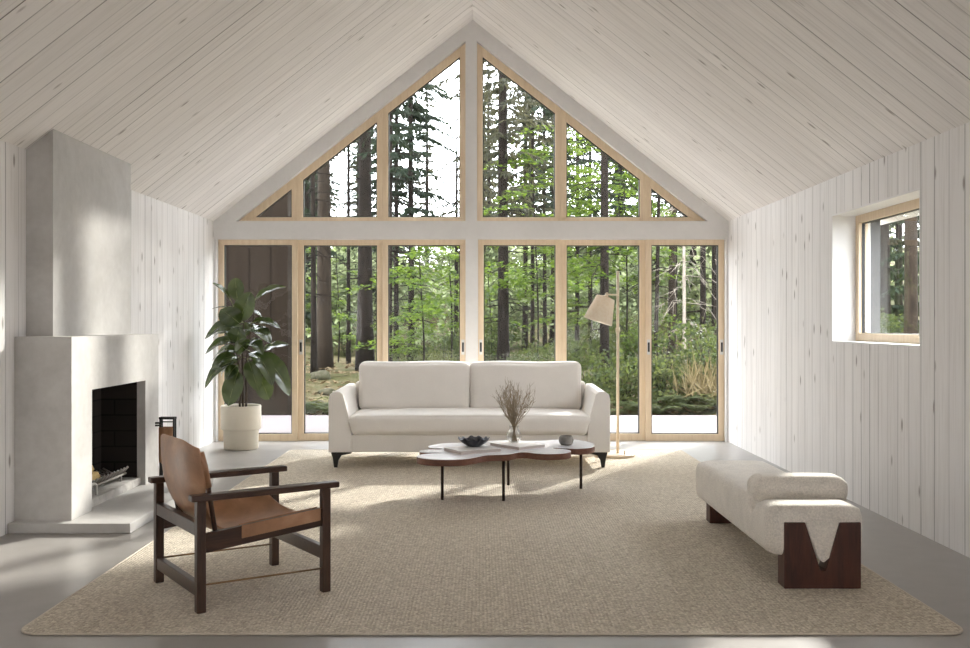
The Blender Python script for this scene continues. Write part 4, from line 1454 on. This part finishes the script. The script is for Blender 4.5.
spruce(545, 29, 4, 14, 'thin far trunk near the pine frame of the fourth door', 12, -.004, 4.5, 1.8, True)
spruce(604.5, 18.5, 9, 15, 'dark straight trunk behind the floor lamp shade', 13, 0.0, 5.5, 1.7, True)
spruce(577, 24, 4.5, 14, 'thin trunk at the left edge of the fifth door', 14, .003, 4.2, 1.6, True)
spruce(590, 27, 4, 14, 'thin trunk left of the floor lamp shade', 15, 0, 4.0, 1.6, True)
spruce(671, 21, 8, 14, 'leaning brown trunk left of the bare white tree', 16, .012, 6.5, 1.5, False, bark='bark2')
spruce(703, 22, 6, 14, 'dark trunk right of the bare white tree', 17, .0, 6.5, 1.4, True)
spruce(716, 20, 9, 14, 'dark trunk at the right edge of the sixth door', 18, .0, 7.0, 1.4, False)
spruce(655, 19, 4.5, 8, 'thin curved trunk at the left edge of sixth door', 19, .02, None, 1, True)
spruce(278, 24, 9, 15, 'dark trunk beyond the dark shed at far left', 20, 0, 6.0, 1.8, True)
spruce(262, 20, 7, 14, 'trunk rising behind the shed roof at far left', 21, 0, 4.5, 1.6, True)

spruce(751, 22.5, 8, 14, 'unseen loose spruce added to dapple the sun, nearer', 35, 0, 5.5, 2.3, False, 'spruce2', dens=.6)  # out of view, added to break up the sun patches indoors
spruce(805, 26, 8, 15, 'unseen loose spruce added to dapple the sun, further', 36, 0, 7.5, 2.4, False, 'spruce2', dens=.6)  # second unseen tree added to dapple the sunlight
for px, Y, h_, lab, sd_ in ((858, 20, 4.3, 'low dense young spruce at the left of the side window', 51), (880, 22.5, 4.6, 'low dense young spruce left of centre in the side window', 52),
                            (897, 20.5, 4.2, 'low dense young spruce right of centre in the side window', 53), (925, 19, 4.2, 'low dense young spruce at the right of the side window', 54), (912, 24, 4.8, 'low dense young spruce furthest in the side window', 55)):
    spruce(px, Y, 5, h_, lab, sd_, 0, .25, 1.6, False, dens=1.5)
# bare pale tree
bt = thing('dead_tree', 'bare sunlit pale dead tree with drooping branches in sixth door', 'tree', at(684.5, 18.5))
tm = trunk_mb(7.5, .040, -.004)
bare_twigs(tm, 1.3, 5.5, 77, 44, .85, (.35, 1.0), .42)
put_trunk(tm, 'trunk', M['deadwood'], bt)

# trees outside the right wall, seen through the side window
for px, Y, wpx, lab, sd_ in ((911, 14.5, 13, 'sunlit trunk at the right of the side window', 31), (885, 19, 9, 'shaded trunk in the middle of the side window', 32), (868, 24, 9, 'far trunk at the left of the side window', 33),
                             (899, 22, 7, 'thin far trunk between the other two in the side window', 34)):
    spruce(px, Y, wpx, 14, lab, sd_, 0, 11.5, 1.0, sd_ != 31, bark='bark2' if sd_ == 31 else 'bark')

# --- light green broadleaf saplings
def sapling(px, Y, h0, h1, reach, seed, label, nb=16, per=95, size=.085):
    t_ = thing('beech_sapling', label, 'tree', at(px, Y), 'bright green saplings behind the house')
    put_trunk(trunk_mb(h1 * 1.05, .022, 0, 6, bend=.04), 'trunk', M['bark'], t_)
    quads('foliage', beech_leaves(h0, h1, reach, seed, nb, per, None, size), M['beech'], t_)
    return t_
sapling(421.8, 17.5, .9, 2.9, 1.35, 41, 'bright green sapling filling the third door, layered leafy boughs', 24, 90)
sapling(450, 20, .8, 3.2, 1.3, 42, 'bright green sapling at the right of the third door', 20, 80)
sapling(536, 18.0, 1.7, 3.9, 1.5, 43, 'bright green sapling with boughs crossing the fourth door', 22, 95)
sapling(560, 20, 2.4, 5.2, 1.5, 44, 'taller green sapling behind the frame between fourth and fifth doors', 24, 95, .10)
sapling(625, 20, 2.0, 4.9, 1.5, 45, 'green sapling above the floor lamp in the right gable pane', 28, 100, .10)
sapling(590, 23, 1.0, 4.6, 1.6, 46, 'green sapling behind the floor lamp shade', 26, 100, .10)
sapling(490, 22, .6, 2.6, 1.2, 47, 'green sapling left of the twiggy dark spruce', 14, 80)
sapling(650, 19.5, .3, 1.6, 1.0, 48, 'low green sapling between the fifth and sixth doors', 12, 70, .07)
sapling(338, 26, .8, 3.4, 1.3, 49, 'blue green sapling between brown trunk and thick dark trunk', 18, 80)
sapling(675, 24, 2.5, 5.2, 1.5, 50, 'green sapling high in the sixth door', 20, 90, .10)

# --- undergrowth
shr = []
kinds = [('shrub', bush_leaves(1.0, .9, 61, 1700, .065)), ('shrub', bush_leaves(1.2, 1.15, 62, 2000, .07)), ('fern', bush_leaves(1.0, .65, 63, 1400, .06))]
SH = [(560, 17, 1, 'leafy bush low behind the sofa right end'), (585, 15.5, 2, 'low yellow green bush behind the sofa right arm'), (600, 20, 1, 'green bush at the foot of the trunk behind the lamp'),
      (625, 15.2, 0, 'green bush beside the lamp pole just beyond the deck'), (640, 19, 1, 'tall bush behind the frame between fifth and sixth doors'), (662, 15.3, 2, 'low bush just beyond the deck at sixth door left'),
      (690, 16.5, 1, 'broad bush below the bare white tree'), (712, 15.4, 0, 'bush at the right end of the deck edge'), (700, 20, 1, 'dark bush behind the one right of the deck'),
      (540, 21, 2, 'pale bush low in the fourth door'), (510, 18.5, 0, 'bush at the foot of the twiggy dark spruce'), (490, 21, 1, 'bush by the middle post'),
      (440, 19, 2, 'pale bush low in the third door'), (410, 22, 0, 'bush at the feet of the slim spruces'), (460, 24, 1, 'bush behind the middle post'),
      (345, 30, 0, 'small far bush between the trunks in the second door'), (610, 24, 1, 'far bush right of the lamp trunk'), (680, 27, 1, 'far bush behind the bare white tree'),
      (905, 12.2, 2, 'sunlit bush low in the side window'), (884, 16, 1, 'green bush in the middle of the side window'), (862, 17, 0, 'dark bush at the left of the side window')]
protos = {}
for px, Y, k, lab in SH:
    loc = at(px, Y)
    if k not in protos:
        t_ = thing('forest_shrub', lab, 'shrub', loc, 'shrubs in the forest')
        quads('leaves', kinds[k][1], M[kinds[k][0]], t_)
        m = MB()
        rs = random.Random(k)
        for q in range(9):
            a = rs.uniform(0, 6.28); rr_ = rs.uniform(.1, .5)
            m.tube([(0, 0, -.05), (rr_ * .4 * math.cos(a), rr_ * .4 * math.sin(a), .4), (rr_ * math.cos(a), rr_ * math.sin(a), .8)], [.012, .008, .004], 4)
        put_trunk(m, 'stems', M['bark'], t_)
        protos[k] = t_
    else:
        dup(protos[k], loc, random.uniform(0, 6.28), random.uniform(.85, 1.25), lab)

fern0 = None
FE = [(306, 14.6, 'fern at the left of the second door'), (322, 15.8, 'fern before the broad light brown trunk'), (334, 14.3, 'fern nearest the sofa left arm'), (609, 14.2, 'fern at the deck edge left of the lamp pole'),
      (634, 14.4, 'fern at the deck edge right of the lamp pole'), (655, 14.1, 'fern at the deck edge left in the sixth door'), (676, 14.6, 'fern beyond the deck below the bare white tree'),
      (697, 14.2, 'fern at the deck edge right in the sixth door'), (716, 14.3, 'fern at the far right end of the deck edge'), (665, 17.5, 'fern up the slope left of the bare white tree'),
      (918, 11.6, 'fern at the lower right of the side window'), (890, 12.8, 'fern at the lower middle of the side window')]
for px, Y, lab in FE:
    if fern0 is None:
        fern0 = thing('fern', lab, 'fern', at(px, Y), 'ferns beyond the deck')
        quads('fronds', fern_leaves(71), M['fern'], fern0)
    else:
        dup(fern0, at(px, Y), random.uniform(0, 6.28), random.uniform(.55, .9), lab)

# rocks, stump, fallen branches on the forest floor
def rock(px, Y, r, label, seed, name='boulder', cat='rock'):
    g = random.Random(seed)
    m = MB()
    bmesh.ops.create_icosphere(m.b, subdivisions=3, radius=1)
    o3 = Vector((seed * 3.1, 0, 0))
    for v in m.b.verts:
        k = 1 + .35 * mnoise.noise(v.co * 1.3 + o3) + .12 * mnoise.noise(v.co * 3.5 + o3)
        v.co = Vector((v.co.x * 1.25, v.co.y, v.co.z * .72)) * k * r
    for f in m.b.faces: f.smooth = True
    o = m.build(name, M['moss'])
    p = at(px, Y)
    o.location = (p[0], p[1], p[2] + .25 * r)
    tag(o, label, cat, 'rocks on the forest floor')
rock(321, 19.5, .17, 'mossy boulder at the foot of the broad brown trunk', 1)
rock(308, 17, .13, 'small mossy rock left in the second door', 2)
rock(334, 16.2, .12, 'small mossy rock near the sofa left arm', 3)
rock(315, 15.2, .09, 'smallest mossy rock near the deck edge', 4)
rock(632, 17, .15, 'mossy rock right of the lamp pole', 5)
for k_, (px, Y, r) in enumerate(((311, 16.0, .10), (318, 17.2, .12), (327, 18.2, .13), (341, 17.5, .11), (329, 15.0, .08), (303, 15.0, .09))):
    rock(px, Y, r, ('mossy stone below the small mossy rock at the left of the second door', 'mossy stone below the broad brown trunk', 'mossy stone right of the boulder at the broad trunk', 'mossy stone near the thick dark trunk', 'small stone just above the sofa left arm', 'small stone by the left stile of the second door')[k_], 20 + k_, 'stone')
def fallen(p0, p1, r, label, mat='deadwood'):
    m = MB()
    a = Vector((p0[0], p0[1], gz(*p0[:2]) + r * .9)); b = Vector((p1[0], p1[1], gz(*p1[:2]) + r * .9))
    pts = [a.lerp(b, k / 6) for k in range(7)]
    for p in pts: p.z = gz(p.x, p.y) + r * .9 + (p.z - (gz(p.x, p.y) + r * .9)) * .6
    m.tube(pts, [r * (1 - .3 * k / 6) for k in range(7)], 8)
    tag(m.build('fallen_log', M[mat]), label, 'log', 'fallen wood on the forest floor')
fallen((-3.5, 16.0), (-2.2, 16.9), .06, 'pale fallen branch on the ground left in the second door')
fallen((-2.9, 18.3), (-1.9, 17.4), .05, 'pale fallen branch before the broad brown trunk')
fallen((3.1, 16.4), (4.3, 17.2), .07, 'pale fallen log on the slope in the sixth door')
fallen((3.3, 18.2), (4.5, 18.6), .06, 'pale fallen log higher on the slope in the sixth door')

# leaf litter and small twigs lying on the forest floor
g_ = np.random.default_rng(15)
n = 9000
lx_ = g_.uniform(-7, 7, n); ly_ = 13.45 + 13 * g_.uniform(0, 1, n) ** 1.5
lb = np.stack([lx_, ly_, [gz(a, b) + .015 for a, b in zip(lx_, ly_)]], 1)
th = g_.uniform(0, 2 * PI, n)
ld = unit(np.stack([np.cos(th), np.sin(th), g_.uniform(-.1, .5, n)], 1))
ls = unit(np.cross(ld, np.array([0, 0, 1.0])[None] + g_.normal(0, .5, (n, 3))))
ll = g_.uniform(.05, .22, n)
M['litter'] = mat_leaf('leaf_litter', (0.065, 0.042, 0.019), (0.221, 0.169, 0.104), 0.3, 0.8, 14, 0.1)
lt = quads('leaf_litter', diamonds(lb, ld, ls, ll, np.minimum(ll * .3, .03)), M['litter'], None)
tag(lt, 'brown leaf litter and twigs strewn over the forest floor', 'leaf litter', kind='stuff')

# dry grass tuft
g_ = np.random.default_rng(5)
n = 260
base = g_.normal(0, .22, (n, 3)) * np.array([1, 1, 0])
d = unit(np.array([0, 0, 1.0])[None] + g_.normal(0, .45, (n, 3)))
gt = thing('grass_tuft', 'tuft of dry tan grass in the right of the sixth door', 'grass', at(707, 14.9))
quads('blades', diamonds(base, d, unit(np.cross(d, g_.normal(size=(n, 3)))), g_.uniform(.4, .85, n), np.full(n, .012)), M['drygrass'], gt)

# shed beyond the deck at the far left
sh = thing('shed', 'dark boarded shed beyond the deck behind the potted plant', 'shed', (-4.6, 14.6, -.2))
MB().box(-6.4, -2.71, 13.75, 14.15, -.4, 3.35).build('boarded_wall', M['shed'], sh, bevel=0.01)
MB().box(-6.5, -2.69, 13.65, 14.30, 3.35, 3.45).build('roof', M['shed'], sh, bevel=0.01)

# --- the far forest: copies of a few trees, further than one can tell apart
far_protos = []
for k, (mat, h0, h, reach, dens) in enumerate((('spruce', 1.0, 13, 2.4, 1.0), ('spruce2', 2.2, 15, 2.2, .9), ('spruce', 3.0, 16, 2.0, .9))):
    t_ = thing('distant_spruce_tree', 'distant spruce deep in the forest behind the nearer trunks', 'tree', (0, 0, 0), 'distant spruces')
    put_trunk(trunk_mb(h, .15), 'trunk', M['bark'], t_)
    P_ = spruce_crown(h0, h, reach, 100 + k, 5, .42, dens)
    P_ = P_.copy()
    ctr = P_.mean(axis=1, keepdims=True)
    P_ = ctr + (P_ - ctr) * 1.5
    quads('foliage', P_, M[mat], t_)
    far_protos.append(t_)
rf = random.Random(21)
spots = []
for k in range(50):
    for _try in range(60):
        Y = rf.uniform(31, 62)
        X = rf.uniform(-.34, .36) * Y
        frac = X / Y
        if -.088 < frac < -.012 and Y < 75 and rf.random() < .88:      # the open sky left of the middle post
            continue
        if all((X - a) ** 2 + (Y - b) ** 2 > 5.5 for a, b in spots):
            break
    spots.append((X, Y))
for k, (X, Y) in enumerate(spots):
    src = far_protos[k % 3]
    loc = (X, Y, gz(X, Y) - .1)
    if k < 3:
        src.location = loc
    else:
        dup(src, loc, rf.uniform(0, 6.28), rf.uniform(.65, 1.1))
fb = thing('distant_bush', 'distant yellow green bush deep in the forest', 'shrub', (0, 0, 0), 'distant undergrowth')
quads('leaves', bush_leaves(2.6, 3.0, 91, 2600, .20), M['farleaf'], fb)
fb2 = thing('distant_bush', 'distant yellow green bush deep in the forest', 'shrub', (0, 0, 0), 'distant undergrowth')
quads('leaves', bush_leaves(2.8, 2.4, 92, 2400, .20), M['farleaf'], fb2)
k = 0
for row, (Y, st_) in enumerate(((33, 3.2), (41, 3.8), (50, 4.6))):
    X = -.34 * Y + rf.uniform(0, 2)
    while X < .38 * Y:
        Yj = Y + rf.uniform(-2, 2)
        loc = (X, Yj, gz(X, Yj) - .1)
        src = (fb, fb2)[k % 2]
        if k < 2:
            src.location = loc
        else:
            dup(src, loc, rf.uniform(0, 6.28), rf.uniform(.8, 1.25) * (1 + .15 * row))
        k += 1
        X += st_ * rf.uniform(.7, 1.3)
